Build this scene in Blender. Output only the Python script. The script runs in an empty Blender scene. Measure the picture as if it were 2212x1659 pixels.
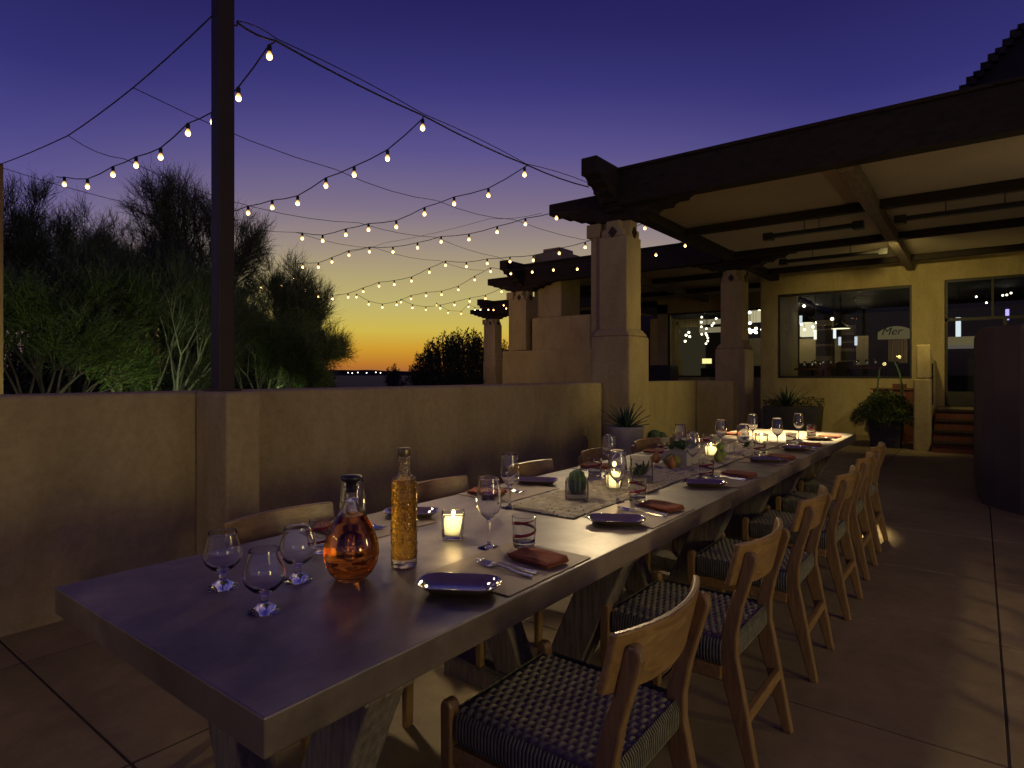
import bpy, math, random
from mathutils import Vector, Matrix
S = bpy.context.scene
COL = S.collection
PI = math.pi
# ---------------------------------------------------------------- camera geometry (metres)
EYE = 1.31; CA, SA = .7937, .6083; FPX = 1318.0; CU, HV = 1106.0, 808.0
def at(u, v, z=.75):
    """point of the horizontal plane z seen at photo position (u, v)"""
    d = FPX*(EYE-z)/(v-HV); r = (u-CU)/FPX
    return (d*(CA+r*SA), d*(SA-r*CA))
def onx(u, v, X):
    """point (Y, z) of the wall plane x = X seen at photo position (u, v)"""
    r = (u-CU)/FPX; d = X/(CA+r*SA)
    return (d*(SA-r*CA), EYE-(v-HV)/FPX*d)
cam = bpy.data.cameras.new('camera'); co = bpy.data.objects.new('camera', cam); COL.objects.link(co)
co.location = (0, 0, EYE); co.rotation_euler = (PI/2, 0, math.atan2(SA, CA)-PI/2)
cam.sensor_width = 36; cam.lens = FPX/2212*36; cam.shift_y = -(829.5-HV)/2212
cam.clip_start = .05; cam.clip_end = 3000
S.camera = co
# ---------------------------------------------------------------- object helpers
def link(o, parent=None):
    COL.objects.link(o)
    if parent is not None: o.parent = parent
    return o
def tag(o, label=None, cat=None, group=None, kind=None):
    if label: o['label'] = label
    if cat: o['category'] = cat
    if group: o['group'] = group
    if kind: o['kind'] = kind
    return o
def thing(name, label, cat, loc=(0, 0, 0), rz=0, group=None):
    o = bpy.data.objects.new(name, None); o.empty_display_size = .1
    link(o); o.location = loc; o.rotation_euler = (0, 0, rz)
    return tag(o, label, cat, group)
def copy_tree(o, parent=None):
    c = o.copy(); COL.objects.link(c); c.parent = parent
    for ch in list(o.children): copy_tree(ch, c)
    return c
class MB:
    def __init__(s): s.v = []; s.f = []; s.mi = []; s.cur = 0
    def add(s, vs, fs):
        b = len(s.v); s.v += [tuple(p) for p in vs]
        for f in fs: s.f.append(tuple(i+b for i in f)); s.mi.append(s.cur)
        return s
    def box(s, x0, x1, y0, y1, z0, z1):
        vs = [(x, y, z) for z in (z0, z1) for y in (y0, y1) for x in (x0, x1)]
        return s.add(vs, [(0,2,3,1),(4,5,7,6),(0,1,5,4),(2,6,7,3),(0,4,6,2),(1,3,7,5)])
    def prism(s, pts, a0, a1, axis='z'):
        n = len(pts)
        def P(p, a):
            return (p[0], p[1], a) if axis == 'z' else ((a, p[0], p[1]) if axis == 'x' else (p[0], a, p[1]))
        vs = [P(p, a0) for p in pts]+[P(p, a1) for p in pts]
        fs = [tuple(range(n-1, -1, -1)), tuple(range(n, 2*n))]+[(i, (i+1) % n, n+(i+1) % n, n+i) for i in range(n)]
        return s.add(vs, fs)
    def frustum(s, c, w0, w1, z0, z1, d0=None, d1=None):
        d0 = d0 or w0; d1 = d1 or w1; x, y = c
        vs = [(x+sx*w/2, y+sy*d/2, z) for (w, d, z) in ((w0, d0, z0), (w1, d1, z1)) for sx, sy in ((-1,-1),(1,-1),(1,1),(-1,1))]
        return s.add(vs, [(3,2,1,0),(4,5,6,7),(0,1,5,4),(1,2,6,5),(2,3,7,6),(3,0,4,7)])
    def beam(s, p, q, w, h):
        p = Vector(p); q = Vector(q); d = (q-p).normalized()
        side = d.cross(Vector((0, 0, 1)))
        side = Vector((1, 0, 0)) if side.length < 1e-4 else side.normalized()
        up = side.cross(d)
        vs = [e+side*sx*w/2+up*sz*h/2 for e in (p, q) for sx, sz in ((-1,-1),(1,-1),(1,1),(-1,1))]
        return s.add(vs, [(3,2,1,0),(4,5,6,7),(0,1,5,4),(1,2,6,5),(2,3,7,6),(3,0,4,7)])
    def lathe(s, prof, n=32, c=(0, 0, 0), sx=1, sy=1, squash=None):
        vs = []; fs = []; m = len(prof)
        for i in range(n):
            a = 2*PI*i/n; ca, sa = math.cos(a), math.sin(a)
            for r, z in prof:
                k = 1
                if squash: k = squash(a)
                vs.append((c[0]+r*ca*sx*k, c[1]+r*sa*sy*k, c[2]+z))
        for i in range(n):
            j = (i+1) % n
            for q in range(m-1): fs.append((i*m+q, j*m+q, j*m+q+1, i*m+q+1))
        if prof[0][0] > 1e-5: fs.append(tuple(i*m for i in range(n-1, -1, -1)))
        if prof[-1][0] > 1e-5: fs.append(tuple(i*m+m-1 for i in range(n)))
        return s.add(vs, fs)
    def tube(s, pts, r, n=6, cap=True):
        pts = [Vector(p) for p in pts]; m = len(pts)
        rs = r if isinstance(r, (list, tuple)) else [r]*m
        vs = []; fs = []; prev = None
        for i, p in enumerate(pts):
            d = (pts[min(i+1, m-1)]-pts[max(i-1, 0)])
            d = d.normalized() if d.length > 1e-9 else Vector((0, 0, 1))
            a = prev if prev is not None else (Vector((0, 0, 1)) if abs(d.z) < .9 else Vector((1, 0, 0)))
            a = (a-d*a.dot(d)); a = a.normalized() if a.length > 1e-6 else d.orthogonal().normalized()
            prev = a; b = d.cross(a)
            for k in range(n):
                t = 2*PI*k/n; vs.append(p+(a*math.cos(t)+b*math.sin(t))*rs[i])
        for i in range(m-1):
            for k in range(n):
                l = (k+1) % n; fs.append((i*n+k, i*n+l, (i+1)*n+l, (i+1)*n+k))
        if cap: fs.append(tuple(range(n-1, -1, -1))); fs.append(tuple((m-1)*n+k for k in range(n)))
        return s.add(vs, fs)
    def grid(s, nx, ny, fn):
        vs = [fn(i/(nx-1), j/(ny-1)) for j in range(ny) for i in range(nx)]
        fs = [(j*nx+i, j*nx+i+1, (j+1)*nx+i+1, (j+1)*nx+i) for j in range(ny-1) for i in range(nx-1)]
        return s.add(vs, fs)
    def sphere(s, c, r, n=10, m=7, sz=1):
        prof = [(r*math.sin(PI*k/m), -r*sz*math.cos(PI*k/m)) for k in range(m+1)]
        prof[0] = (0, prof[0][1]); prof[-1] = (0, prof[-1][1])
        return s.lathe(prof, n, c)
    def xf(s, M):
        s.v = [tuple(M @ Vector(p)) for p in s.v]; return s
    def build(s, name, mat, parent=None, smooth=False, bevel=0, seg=2, loc=None, rz=None):
        me = bpy.data.meshes.new(name); me.from_pydata(s.v, [], s.f)
        mats = mat if isinstance(mat, (list, tuple)) else [mat]
        for m in mats: me.materials.append(m)
        if len(mats) > 1: me.polygons.foreach_set('material_index', s.mi)
        if smooth:
            me.polygons.foreach_set('use_smooth', [True]*len(me.polygons))
        me.update()
        o = link(bpy.data.objects.new(name, me), parent)
        if loc: o.location = loc
        if rz: o.rotation_euler = (0, 0, rz)
        if bevel:
            b = o.modifiers.new('bevel', 'BEVEL'); b.width = bevel; b.segments = seg; b.limit_method = 'ANGLE'; b.angle_limit = .6
            b.harden_normals = False
        return o
def fixn(o):
    """consistent outward normals (needed by glass)"""
    import bmesh
    b = bmesh.new(); b.from_mesh(o.data); bmesh.ops.remove_doubles(b, verts=b.verts, dist=1e-6)
    bmesh.ops.recalc_face_normals(b, faces=b.faces); b.to_mesh(o.data); b.free(); o.data.polygons.foreach_set('use_smooth', [True]*len(o.data.polygons)); o.data.set_sharp_from_angle(angle=math.radians(48)); return o
def fine(prof, step=.006):
    out = [prof[0]]
    for a, b in zip(prof, prof[1:]):
        n = max(1, int(math.hypot(a[0]-b[0], a[1]-b[1])/step))
        for k in range(1, n+1): out.append((a[0]+(b[0]-a[0])*k/n, a[1]+(b[1]-a[1])*k/n))
    return out
# ---------------------------------------------------------------- materials
def newmat(name):
    m = bpy.data.materials.new(name); m.use_nodes = True
    nt = m.node_tree; return m, nt, nt.nodes['Principled BSDF']
def ramp(nt, src, stops):
    r = nt.nodes.new('ShaderNodeValToRGB'); e = r.color_ramp.elements
    while len(e) < len(stops): e.new(.5)
    for el, (p, c) in zip(e, stops): el.position = p; el.color = (*c, 1)
    nt.links.new(src, r.inputs[0]); return r.outputs[0]
def noise(nt, scale, detail=4, rough=.55, vec=None, dist=0, stretch=None):
    n = nt.nodes.new('ShaderNodeTexNoise'); n.inputs['Scale'].default_value = scale
    n.inputs['Detail'].default_value = detail; n.inputs['Roughness'].default_value = rough; n.inputs['Distortion'].default_value = dist
    tc = nt.nodes.new('ShaderNodeTexCoord'); out = tc.outputs['Object']
    if stretch:
        mp = nt.nodes.new('ShaderNodeMapping'); mp.inputs['Scale'].default_value = stretch
        nt.links.new(out, mp.inputs[0]); out = mp.outputs[0]
    nt.links.new(out, n.inputs['Vector']); return n.outputs['Fac']
def bump(nt, bs, src, strength, dist=.01):
    b = nt.nodes.new('ShaderNodeBump'); b.inputs['Strength'].default_value = strength; b.inputs['Distance'].default_value = dist
    nt.links.new(src, b.inputs['Height']); nt.links.new(b.outputs[0], bs.inputs['Normal']); return b
def surf(name, c0, c1, scale=3, rough=.8, bs_=None, bscale=60, bstr=.3, stretch=None, spec=.3, metal=0, rr=None, bdist=.004, detail=5):
    m, nt, b = newmat(name)
    n = noise(nt, scale, detail, .6, stretch=stretch)
    nt.links.new(ramp(nt, n, [(.3, c0), (.7, c1)]), b.inputs['Base Color'])
    b.inputs['Roughness'].default_value = rough; b.inputs['Specular IOR Level'].default_value = spec; b.inputs['Metallic'].default_value = metal
    if rr:
        n2 = noise(nt, scale*2.3, 4, .6, stretch=stretch)
        r = nt.nodes.new('ShaderNodeMapRange'); r.inputs['To Min'].default_value = rr[0]; r.inputs['To Max'].default_value = rr[1]
        nt.links.new(n2, r.inputs[0]); nt.links.new(r.outputs[0], b.inputs['Roughness'])
    if bstr: bump(nt, b, noise(nt, bscale, 5, .6, stretch=stretch), bstr, bdist)
    return m
def glow(name, col, strength):
    m = bpy.data.materials.new(name); m.use_nodes = True; nt = m.node_tree; nt.nodes.clear()
    e = nt.nodes.new('ShaderNodeEmission'); e.inputs[0].default_value = (*col, 1); e.inputs[1].default_value = strength
    o = nt.nodes.new('ShaderNodeOutputMaterial'); nt.links.new(e.outputs[0], o.inputs[0]); return m
def glassm(name, col=(1, 1, 1), rough=0, ior=1.47):
    m = bpy.data.materials.new(name); m.use_nodes = True; nt = m.node_tree; nt.nodes.clear()
    g = nt.nodes.new('ShaderNodeBsdfGlass'); g.inputs['Color'].default_value = (*col, 1); g.inputs['Roughness'].default_value = rough; g.inputs['IOR'].default_value = ior
    o = nt.nodes.new('ShaderNodeOutputMaterial'); nt.links.new(g.outputs[0], o.inputs[0]); return m, nt, g, o
M = {}
def stucco(name, c0, c1):
    m, nt, b = newmat(name); L = nt.links
    def mul(a, c):
        x = nt.nodes.new('ShaderNodeMix'); x.data_type = 'RGBA'; x.blend_type = 'MULTIPLY'; x.inputs[0].default_value = 1; L.new(a, x.inputs[6]); L.new(c, x.inputs[7]); return x.outputs[2]
    c = ramp(nt, noise(nt, .8, 8, .62, dist=.5), [(.3, c0), (.7, c1)])
    c = mul(c, ramp(nt, noise(nt, 2.6, 7, .7, dist=1.2, stretch=(1, 1, .35)), [(.34, (.82, .81, .79)), (.56, (1, 1, 1))]))      # rain streaks and grime
    c = mul(c, ramp(nt, noise(nt, 26, 6, .7), [(.3, (.86, .86, .86)), (.6, (1.04, 1.04, 1.04))]))
    L.new(c, b.inputs['Base Color']); b.inputs['Roughness'].default_value = .93; b.inputs['Specular IOR Level'].default_value = .25
    n1 = noise(nt, 45, 6, .65); n2 = noise(nt, 5, 4, .6, dist=.8); ad = nt.nodes.new('ShaderNodeMath'); ad.operation = 'MULTIPLY_ADD'; ad.inputs[1].default_value = 3.5; L.new(n2, ad.inputs[0]); L.new(n1, ad.inputs[2])
    bump(nt, b, ad.outputs[0], .5, .008); return m
M['stucco'] = stucco('stucco', (.375, .292, .142), (.48, .382, .19))
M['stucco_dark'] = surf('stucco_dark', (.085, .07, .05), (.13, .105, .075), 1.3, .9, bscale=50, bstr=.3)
M['ceiling'] = surf('ceiling_plaster', (.40, .33, .235), (.48, .40, .285), 1.0, .9, bscale=30, bstr=.1)
M['timber'] = surf('dark_timber', (.014, .0095, .007), (.036, .023, .015), 6, .8, bscale=30, bstr=.5, stretch=(1, 1, 3))
M['timber_lit'] = surf('lit_timber', (.11, .085, .06), (.24, .19, .13), 6, .8, bscale=22, bstr=.6, stretch=(1, 8, 8))  # paler timber: light on the ceiling beam put into its colour
M['steel_brown'] = surf('brown_painted_steel', (.026, .017, .011), (.042, .027, .018), 2, .5, bstr=.05)
M['post_wood'] = surf('post_wood', (.22, .13, .05), (.32, .2, .08), 5, .7, stretch=(6, 6, 1))
# patio slabs with saw cut joints
def patio(q=1):
    m, nt, b = newmat('patio_concrete')
    N = nt.nodes; L = nt.links
    n1 = noise(nt, .9, 6, .6); n2 = noise(nt, 9, 5, .7)
    c1 = ramp(nt, n1, [(.3, (.195*q, .145*q, .074*q)), (.7, (.37*q, .28*q, .145*q))])
    c2 = ramp(nt, n2, [(.3, (.75, .75, .75)), (.7, (1.05, 1.05, 1.05))])
    mx = N.new('ShaderNodeMix'); mx.data_type = 'RGBA'; mx.blend_type = 'MULTIPLY'; mx.inputs[0].default_value = 1
    L.new(c1, mx.inputs[6]); L.new(c2, mx.inputs[7])
    # pits
    vo = N.new('ShaderNodeTexVoronoi'); vo.inputs['Scale'].default_value = 34
    tc = N.new('ShaderNodeTexCoord'); L.new(tc.outputs['Object'], vo.inputs['Vector'])
    pit = ramp(nt, vo.outputs['Distance'], [(.03, (.35, .35, .35)), (.09, (1, 1, 1))])
    msk = ramp(nt, noise(nt, 2.2, 3), [(.5, (0, 0, 0)), (.62, (1, 1, 1))])
    m3 = N.new('ShaderNodeMix'); m3.data_type = 'RGBA'; m3.inputs[6].default_value = (1, 1, 1, 1)
    L.new(msk, m3.inputs[0]); L.new(pit, m3.inputs[7])
    m4 = N.new('ShaderNodeMix'); m4.data_type = 'RGBA'; m4.blend_type = 'MULTIPLY'; m4.inputs[0].default_value = 1
    L.new(mx.outputs[2], m4.inputs[6]); L.new(m3.outputs[2], m4.inputs[7])
    L.new(m4.outputs[2], b.inputs['Base Color']); b.inputs['Roughness'].default_value = .62; b.inputs['Specular IOR Level'].default_value = .35
    bump(nt, b, n2, .35, .004); return m
M['patio'] = patio(); M['patio_b'] = patio(.86); M['patio_c'] = patio(1.1)
M['joint'] = surf('joint', (.03, .022, .015), (.05, .035, .025), 8, .9)
M['earth'] = surf('desert_earth', (.03, .028, .02), (.06, .05, .035), .5, .95)
# concrete table: dark grey-brown, semi gloss so that the evening sky shows in it
def tabletop():
    m, nt, b = newmat('cast_concrete_tabletop')
    n = noise(nt, 1.7, 9, .66, dist=.9)
    nt.links.new(ramp(nt, n, [(.34, (.06, .042, .032)), (.5, (.15, .115, .085)), (.64, (.29, .225, .165))]), b.inputs['Base Color'])
    n2 = noise(nt, 5, 7, .7, dist=.6)
    r = nt.nodes.new('ShaderNodeMapRange'); r.inputs['From Min'].default_value = .3; r.inputs['From Max'].default_value = .7
    r.inputs['To Min'].default_value = .30; r.inputs['To Max'].default_value = .52
    nt.links.new(n2, r.inputs[0]); nt.links.new(r.outputs[0], b.inputs['Roughness'])
    b.inputs['IOR'].default_value = 1.75
    b.inputs['Coat Weight'].default_value = .4; b.inputs['Coat Roughness'].default_value = .38; b.inputs['Coat IOR'].default_value = 1.7
    bump(nt, b, noise(nt, 14, 8, .7, dist=1), .22, .004); return m
M['table'] = tabletop()
M['trestle'] = surf('weathered_timber', (.10, .085, .065), (.26, .22, .165), 7, .8, bscale=26, bstr=.7, stretch=(9, 9, 1))
def oak():
    m, nt, b = newmat('oiled_teak')
    n = noise(nt, 3, 8, .6, dist=1.2, stretch=(2, 14, 14))
    nt.links.new(ramp(nt, n, [(.3, (.20, .112, .036)), (.55, (.32, .19, .064)), (.75, (.40, .25, .09))]), b.inputs['Base Color'])
    b.inputs['Roughness'].default_value = .36; b.inputs['Coat Weight'].default_value = .25; b.inputs['Coat Roughness'].default_value = .25
    bump(nt, b, n, .1, .002); return m
M['teak'] = oak()
def oak2():
    m, nt, b = newmat('oiled_teak_upright')
    n = noise(nt, 3, 8, .6, dist=1.2, stretch=(14, 14, 2))
    nt.links.new(ramp(nt, n, [(.3, (.17, .098, .035)), (.55, (.26, .155, .056)), (.75, (.34, .21, .08))]), b.inputs['Base Color'])
    b.inputs['Roughness'].default_value = .4; b.inputs['Coat Weight'].default_value = .2; b.inputs['Coat Roughness'].default_value = .3
    bump(nt, b, n, .1, .002); return m
M['teak_up'] = oak2()
M['cord'] = surf('woven_cord', (.16, .15, .09), (.30, .27, .165), 55, .75, bscale=500, bstr=.5, bdist=.001, detail=2)
M['cord_gap'] = surf('cord_gap', (.02, .018, .012), (.04, .035, .024), 40, .9, bstr=0)
M['cord_side'] = surf('wrapped_cord', (.13, .125, .09), (.25, .235, .16), 40, .8, bscale=400, bstr=.3, bdist=.001)
M['glass'], _, _, _ = glassm('clear_glass', (1, 1, 1))
M['red_glass'], _, _, _ = glassm('ruby_glass', (.75, .03, .03))
def liquid(name, col, dens, gc=(1, 1, 1)):
    m, nt, g, o = glassm(name, gc, 0, 1.36)
    a = nt.nodes.new('ShaderNodeVolumeAbsorption'); a.inputs[0].default_value = (*col, 1); a.inputs[1].default_value = dens
    nt.links.new(a.outputs[0], o.inputs['Volume']); return m
M['cognac'], _, _, _ = glassm('amber_spirit', (.88, .52, .19), 0, 1.36)
M['tequila'], _, _, _ = glassm('golden_spirit', (.97, .78, .36), 0, 1.36)
M['cut_glass'], nt_, g_, _ = glassm('embossed_glass', (1, .97, .86), 0, 1.47)
_vo = nt_.nodes.new('ShaderNodeTexVoronoi'); _vo.inputs['Scale'].default_value = 150
_tc = nt_.nodes.new('ShaderNodeTexCoord'); nt_.links.new(_tc.outputs['Object'], _vo.inputs['Vector'])
_b = nt_.nodes.new('ShaderNodeBump'); _b.inputs['Strength'].default_value = .7; _b.inputs['Distance'].default_value = .002
nt_.links.new(_vo.outputs['Distance'], _b.inputs['Height']); nt_.links.new(_b.outputs[0], g_.inputs['Normal'])
M['steel'] = surf('cutlery_steel', (.55, .55, .56), (.65, .65, .66), 5, .16, bstr=0, metal=1)
M['stopper'] = surf('dark_stopper', (.02, .018, .02), (.035, .03, .03), 5, .3, bstr=0, spec=.6)
M['plate'] = surf('glazed_stoneware', (.06, .042, .024), (.11, .078, .045), 14, .07, bscale=30, bstr=.05, spec=.9)
_pb = M['plate'].node_tree.nodes['Principled BSDF']; _pb.inputs['Coat Weight'].default_value = 1; _pb.inputs['Coat IOR'].default_value = 2.3; _pb.inputs['Coat Roughness'].default_value = .06
M['rust_cloth'] = surf('rust_linen', (.19, .058, .028), (.26, .08, .038), 12, .9, bscale=260, bstr=.35, bdist=.001)
M['mat_leather'] = surf('placemat_leather', (.21, .16, .11), (.28, .215, .15), 4, .5, bscale=70, bstr=.25, bdist=.002)
M['runner_gap'] = surf('runner_gap_shade', (.025, .02, .014), (.05, .04, .028), 40, .95)  # shade between the runner strips painted as a dark colour
M['runner'] = surf('jute_runner', (.26, .22, .14), (.50, .44, .30), 22, .9, bscale=160, bstr=.6, bdist=.002)
M['concrete_pot'] = surf('concrete_pot', (.34, .30, .24), (.46, .41, .33), 5, .85, bscale=40, bstr=.3)
M['dark_pot'] = surf('dark_metal_pot', (.045, .042, .045), (.075, .068, .07), 3, .55, bstr=.15)
M['soil'] = surf('soil', (.03, .022, .015), (.07, .05, .035), 30, .95, bscale=90, bstr=.8)
M['sand'] = surf('pale_gravel', (.35, .30, .22), (.5, .44, .33), 80, .9, bscale=150, bstr=.8)
M['cactus'] = surf('cactus_skin', (.045, .085, .03), (.10, .16, .06), 12, .6, bstr=.2)
M['agave'] = surf('agave_leaf', (.03, .07, .04), (.07, .13, .07), 6, .5, bstr=.1)
M['leaf_light'] = surf('leaf_light', (.055, .095, .02), (.12, .17, .042), 3, .55, bstr=0)
M['leaf_mid'] = surf('leaf_mid', (.045, .066, .024), (.095, .125, .045), 2, .6, bstr=0)
M['leaf_dark'] = surf('leaf_dark', (.012, .018, .009), (.028, .038, .018), 2, .6, bstr=0)
M['bark_green'] = surf('palo_verde_bark', (.17, .18, .10), (.30, .31, .19), 4, .7, bscale=25, bstr=.4)
M['bark_dark'] = surf('mesquite_bark', (.05, .04, .03), (.10, .08, .06), 4, .85, bscale=25, bstr=.6)
M['pear_green'] = surf('green_pear', (.17, .2, .035), (.30, .28, .06), 18, .4, bstr=.05)
M['pear_red'] = surf('russet_pear', (.30, .09, .03), (.42, .22, .05), 14, .4, bstr=.05)
M['lime'] = surf('lime_rind', (.14, .22, .03), (.24, .34, .06), 14, .4, bstr=.1)
M['black'] = surf('black_rubber', (.012, .012, .012), (.02, .02, .02), 5, .5, bstr=0)
M['wire'] = surf('wire', (.03, .026, .022), (.05, .042, .035), 5, .5, bstr=0)
def bulbmat():
    m = bpy.data.materials.new('lit_filament_bulb'); m.use_nodes = True; nt = m.node_tree; nt.nodes.clear(); N = nt.nodes
    tc = N.new('ShaderNodeTexCoord'); sp = N.new('ShaderNodeSeparateXYZ'); nt.links.new(tc.outputs['Object'], sp.inputs[0])
    mr = N.new('ShaderNodeMapRange'); mr.inputs['From Min'].default_value = .028; mr.inputs['From Max'].default_value = -.018; mr.inputs['To Min'].default_value = 0; mr.inputs['To Max'].default_value = 1
    nt.links.new(sp.outputs['Z'], mr.inputs[0]); p = N.new('ShaderNodeMath'); p.operation = 'POWER'; p.inputs[1].default_value = 3; nt.links.new(mr.outputs[0], p.inputs[0])
    q = N.new('ShaderNodeMath'); q.operation = 'MULTIPLY_ADD'; q.inputs[1].default_value = 14; q.inputs[2].default_value = .8; nt.links.new(p.outputs[0], q.inputs[0])
    e = N.new('ShaderNodeEmission'); e.inputs[0].default_value = (1, .55, .16, 1); nt.links.new(q.outputs[0], e.inputs[1]); o = N.new('ShaderNodeOutputMaterial'); nt.links.new(e.outputs[0], o.inputs[0]); return m
M['bulb'] = bulbmat()
M['flame'] = glow('flame', (1, .66, .26), 90)
def waxmat():
    m = bpy.data.materials.new('glowing_wax'); m.use_nodes = True; nt = m.node_tree; nt.nodes.clear(); N = nt.nodes
    tc = N.new('ShaderNodeTexCoord'); d = N.new('ShaderNodeVectorMath'); d.operation = 'DISTANCE'; d.inputs[1].default_value = (0, 0, .066); nt.links.new(tc.outputs['Object'], d.inputs[0])
    mr = N.new('ShaderNodeMapRange'); mr.inputs['From Min'].default_value = .026; mr.inputs['From Max'].default_value = .06; mr.inputs['To Min'].default_value = 3.2; mr.inputs['To Max'].default_value = .42; nt.links.new(d.outputs['Value'], mr.inputs[0])
    e = N.new('ShaderNodeEmission'); e.inputs[0].default_value = (1, .74, .27, 1); nt.links.new(mr.outputs[0], e.inputs[1]); o = N.new('ShaderNodeOutputMaterial'); nt.links.new(e.outputs[0], o.inputs[0]); return m
M['wax'] = waxmat()
M['frame_dark'] = surf('dark_window_frame', (.02, .017, .015), (.035, .03, .026), 3, .5, bstr=0)
M['mahogany'] = surf('red_brown_wood', (.10, .033, .014), (.17, .058, .024), 5, .45, stretch=(8, 8, 1), bstr=.2)
M['heater'] = surf('black_heater_metal', (.015, .014, .013), (.03, .028, .025), 3, .4, bstr=0)
M['bronze'] = surf('bronze_tile', (.022, .014, .01), (.05, .03, .02), 20, .45, bstr=.2)
M['tile_roof'] = surf('dark_roof_tile', (.02, .017, .016), (.045, .036, .03), 3, .8, bstr=.5)
def pane():
    m = bpy.data.materials.new('window_glass'); m.use_nodes = True; nt = m.node_tree; nt.nodes.clear(); N = nt.nodes
    t = N.new('ShaderNodeBsdfTransparent'); t.inputs[0].default_value = (.86, .9, .88, 1); g = N.new('ShaderNodeBsdfGlossy'); g.inputs['Roughness'].default_value = .01
    f = N.new('ShaderNodeFresnel'); f.inputs[0].default_value = 1.5; mx = N.new('ShaderNodeMixShader'); o = N.new('ShaderNodeOutputMaterial')
    mm = N.new('ShaderNodeMath'); mm.operation = 'MULTIPLY'; mm.inputs[1].default_value = .4; nt.links.new(f.outputs[0], mm.inputs[0]); nt.links.new(mm.outputs[0], mx.inputs[0]); nt.links.new(t.outputs[0], mx.inputs[1]); nt.links.new(g.outputs[0], mx.inputs[2]); nt.links.new(mx.outputs[0], o.inputs[0]); return m
M['pane'] = pane()
def paint(name, c, rough=.7): return surf(name, tuple(x*.85 for x in c), c, 3, rough, bstr=.05)
# ---------------------------------------------------------------- world: dusk sky
W = bpy.data.worlds.new('World'); S.world = W; W.use_nodes = True
nt = W.node_tree; nt.nodes.clear(); N = nt.nodes; L = nt.links
tc = N.new('ShaderNodeTexCoord'); sp = N.new('ShaderNodeSeparateXYZ'); L.new(tc.outputs['Generated'], sp.inputs[0])
def srgb(r, g, b): return tuple(((c/255+.055)/1.055)**2.4 if c > 10 else c/255/12.92 for c in (r, g, b))
def wr(stops):
    r = N.new('ShaderNodeValToRGB'); e = r.color_ramp.elements
    r.color_ramp.interpolation = 'EASE' if False else 'LINEAR'
    while len(e) < len(stops): e.new(.5)
    for el, (p, c) in zip(e, stops): el.position = p; el.color = (*c, 1)
    L.new(sp.outputs['Z'], r.inputs[0]); return r.outputs[0]
warm = wr([(0, srgb(150, 95, 60)), (.014, srgb(186, 116, 44)), (.04, srgb(207, 154, 48)), (.07, srgb(207, 183, 78)), (.11, srgb(192, 178, 110)), (.15, srgb(180, 164, 116)),
           (.20, srgb(158, 142, 128)), (.26, srgb(126, 112, 135)), (.34, srgb(92, 84, 140)), (.42, srgb(64, 60, 126)), (.52, srgb(40, 36, 98)), (.7, srgb(60, 38, 96)), (1, srgb(56, 36, 88))])
cool = wr([(0, srgb(95, 75, 100)), (.03, srgb(125, 100, 120)), (.08, srgb(128, 112, 140)), (.15, srgb(118, 106, 148)), (.22, srgb(98, 90, 146)), (.30, srgb(74, 70, 134)),
           (.38, srgb(52, 49, 114)), (.48, srgb(38, 35, 94)), (.56, srgb(34, 31, 90)), (.72, srgb(58, 38, 94)), (1, srgb(54, 35, 86))])
nz = N.new('ShaderNodeVectorMath'); nz.operation = 'DOT_PRODUCT'
_a = math.atan2(SA, CA)-math.atan((1010-CU)/FPX)     # azimuth of the afterglow
nz.inputs[1].default_value = (math.cos(_a), math.sin(_a), 0); L.new(tc.outputs['Generated'], nz.inputs[0])
mr = N.new('ShaderNodeMapRange'); mr.inputs['From Min'].default_value = .76; mr.inputs['From Max'].default_value = .98; mr.interpolation_type = 'SMOOTHSTEP'
L.new(nz.outputs['Value'], mr.inputs[0])
mx = N.new('ShaderNodeMix'); mx.data_type = 'RGBA'; L.new(mr.outputs[0], mx.inputs[0]); L.new(cool, mx.inputs[6]); L.new(warm, mx.inputs[7])
bg = N.new('ShaderNodeBackground'); bg.inputs[1].default_value = 1.0; L.new(mx.outputs[2], bg.inputs[0])
wo = N.new('ShaderNodeOutputWorld'); L.new(bg.outputs[0], wo.inputs[0])
# ================================================================ ground and patio
g = MB(); g.box(-600, 1600, -600, 1600, -.5, -.06)
tag(g.build('ground', M['earth']), kind='structure')
p = MB(); p.box(-6, 16.9, -7, 4.3, -.055, -.004); tag(p.build('patio_base', M['joint']), kind='structure')
xs = [-6, -3.4, -1.9, -.35, .85, 2.62, 3.77, 4.91, 6.14, 7.1, 8.07, 9.25, 10.4, 11.55, 12.7, 13.85, 15.0, 16.9]
ys = [-7, -4.9, -3.7, -2.45, -1.27, -.08, 1.09, 2.265, 3.45, 4.3]
p = MB(); rnd0 = random.Random(77)
for i in range(len(xs)-1):
    for j in range(len(ys)-1):
        p.cur = rnd0.choice((0, 0, 1, 2)); k0 = len(p.f); p.box(xs[i]+.005, xs[i+1]-.005, ys[j]+.005, ys[j+1]-.005, -.03, 0)
tag(p.build('patio_floor', [M['patio'], M['patio_b'], M['patio_c']], bevel=.003, seg=1), kind='structure')
hm = MB(); rnd = random.Random(5)
for ring, (R, hh) in enumerate(((620, 3.4), (900, 5.5))):
    pts = []
    for i in range(121):
        a = math.radians(-10+i*1.0); h = hh*(.6+.5*math.sin(i*.21+ring)+.3*rnd.random())
        if 64 < i < 70: h += 2.2*math.sin((i-64)/6*PI)
        pts.append((R*math.cos(a), R*math.sin(a), max(h, .3)))
    vs = [(x, y, -1) for x, y, h in pts]+[(x*1.004, y*1.004, h) for x, y, h in pts]+[(x*1.06, y*1.06, -1) for x, y, h in pts]; n = len(pts)
    hm.add(vs, [(i, i+1, n+i+1, n+i) for i in range(n-1)]+[(n+i, n+i+1, 2*n+i+1, 2*n+i) for i in range(n-1)])
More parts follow.
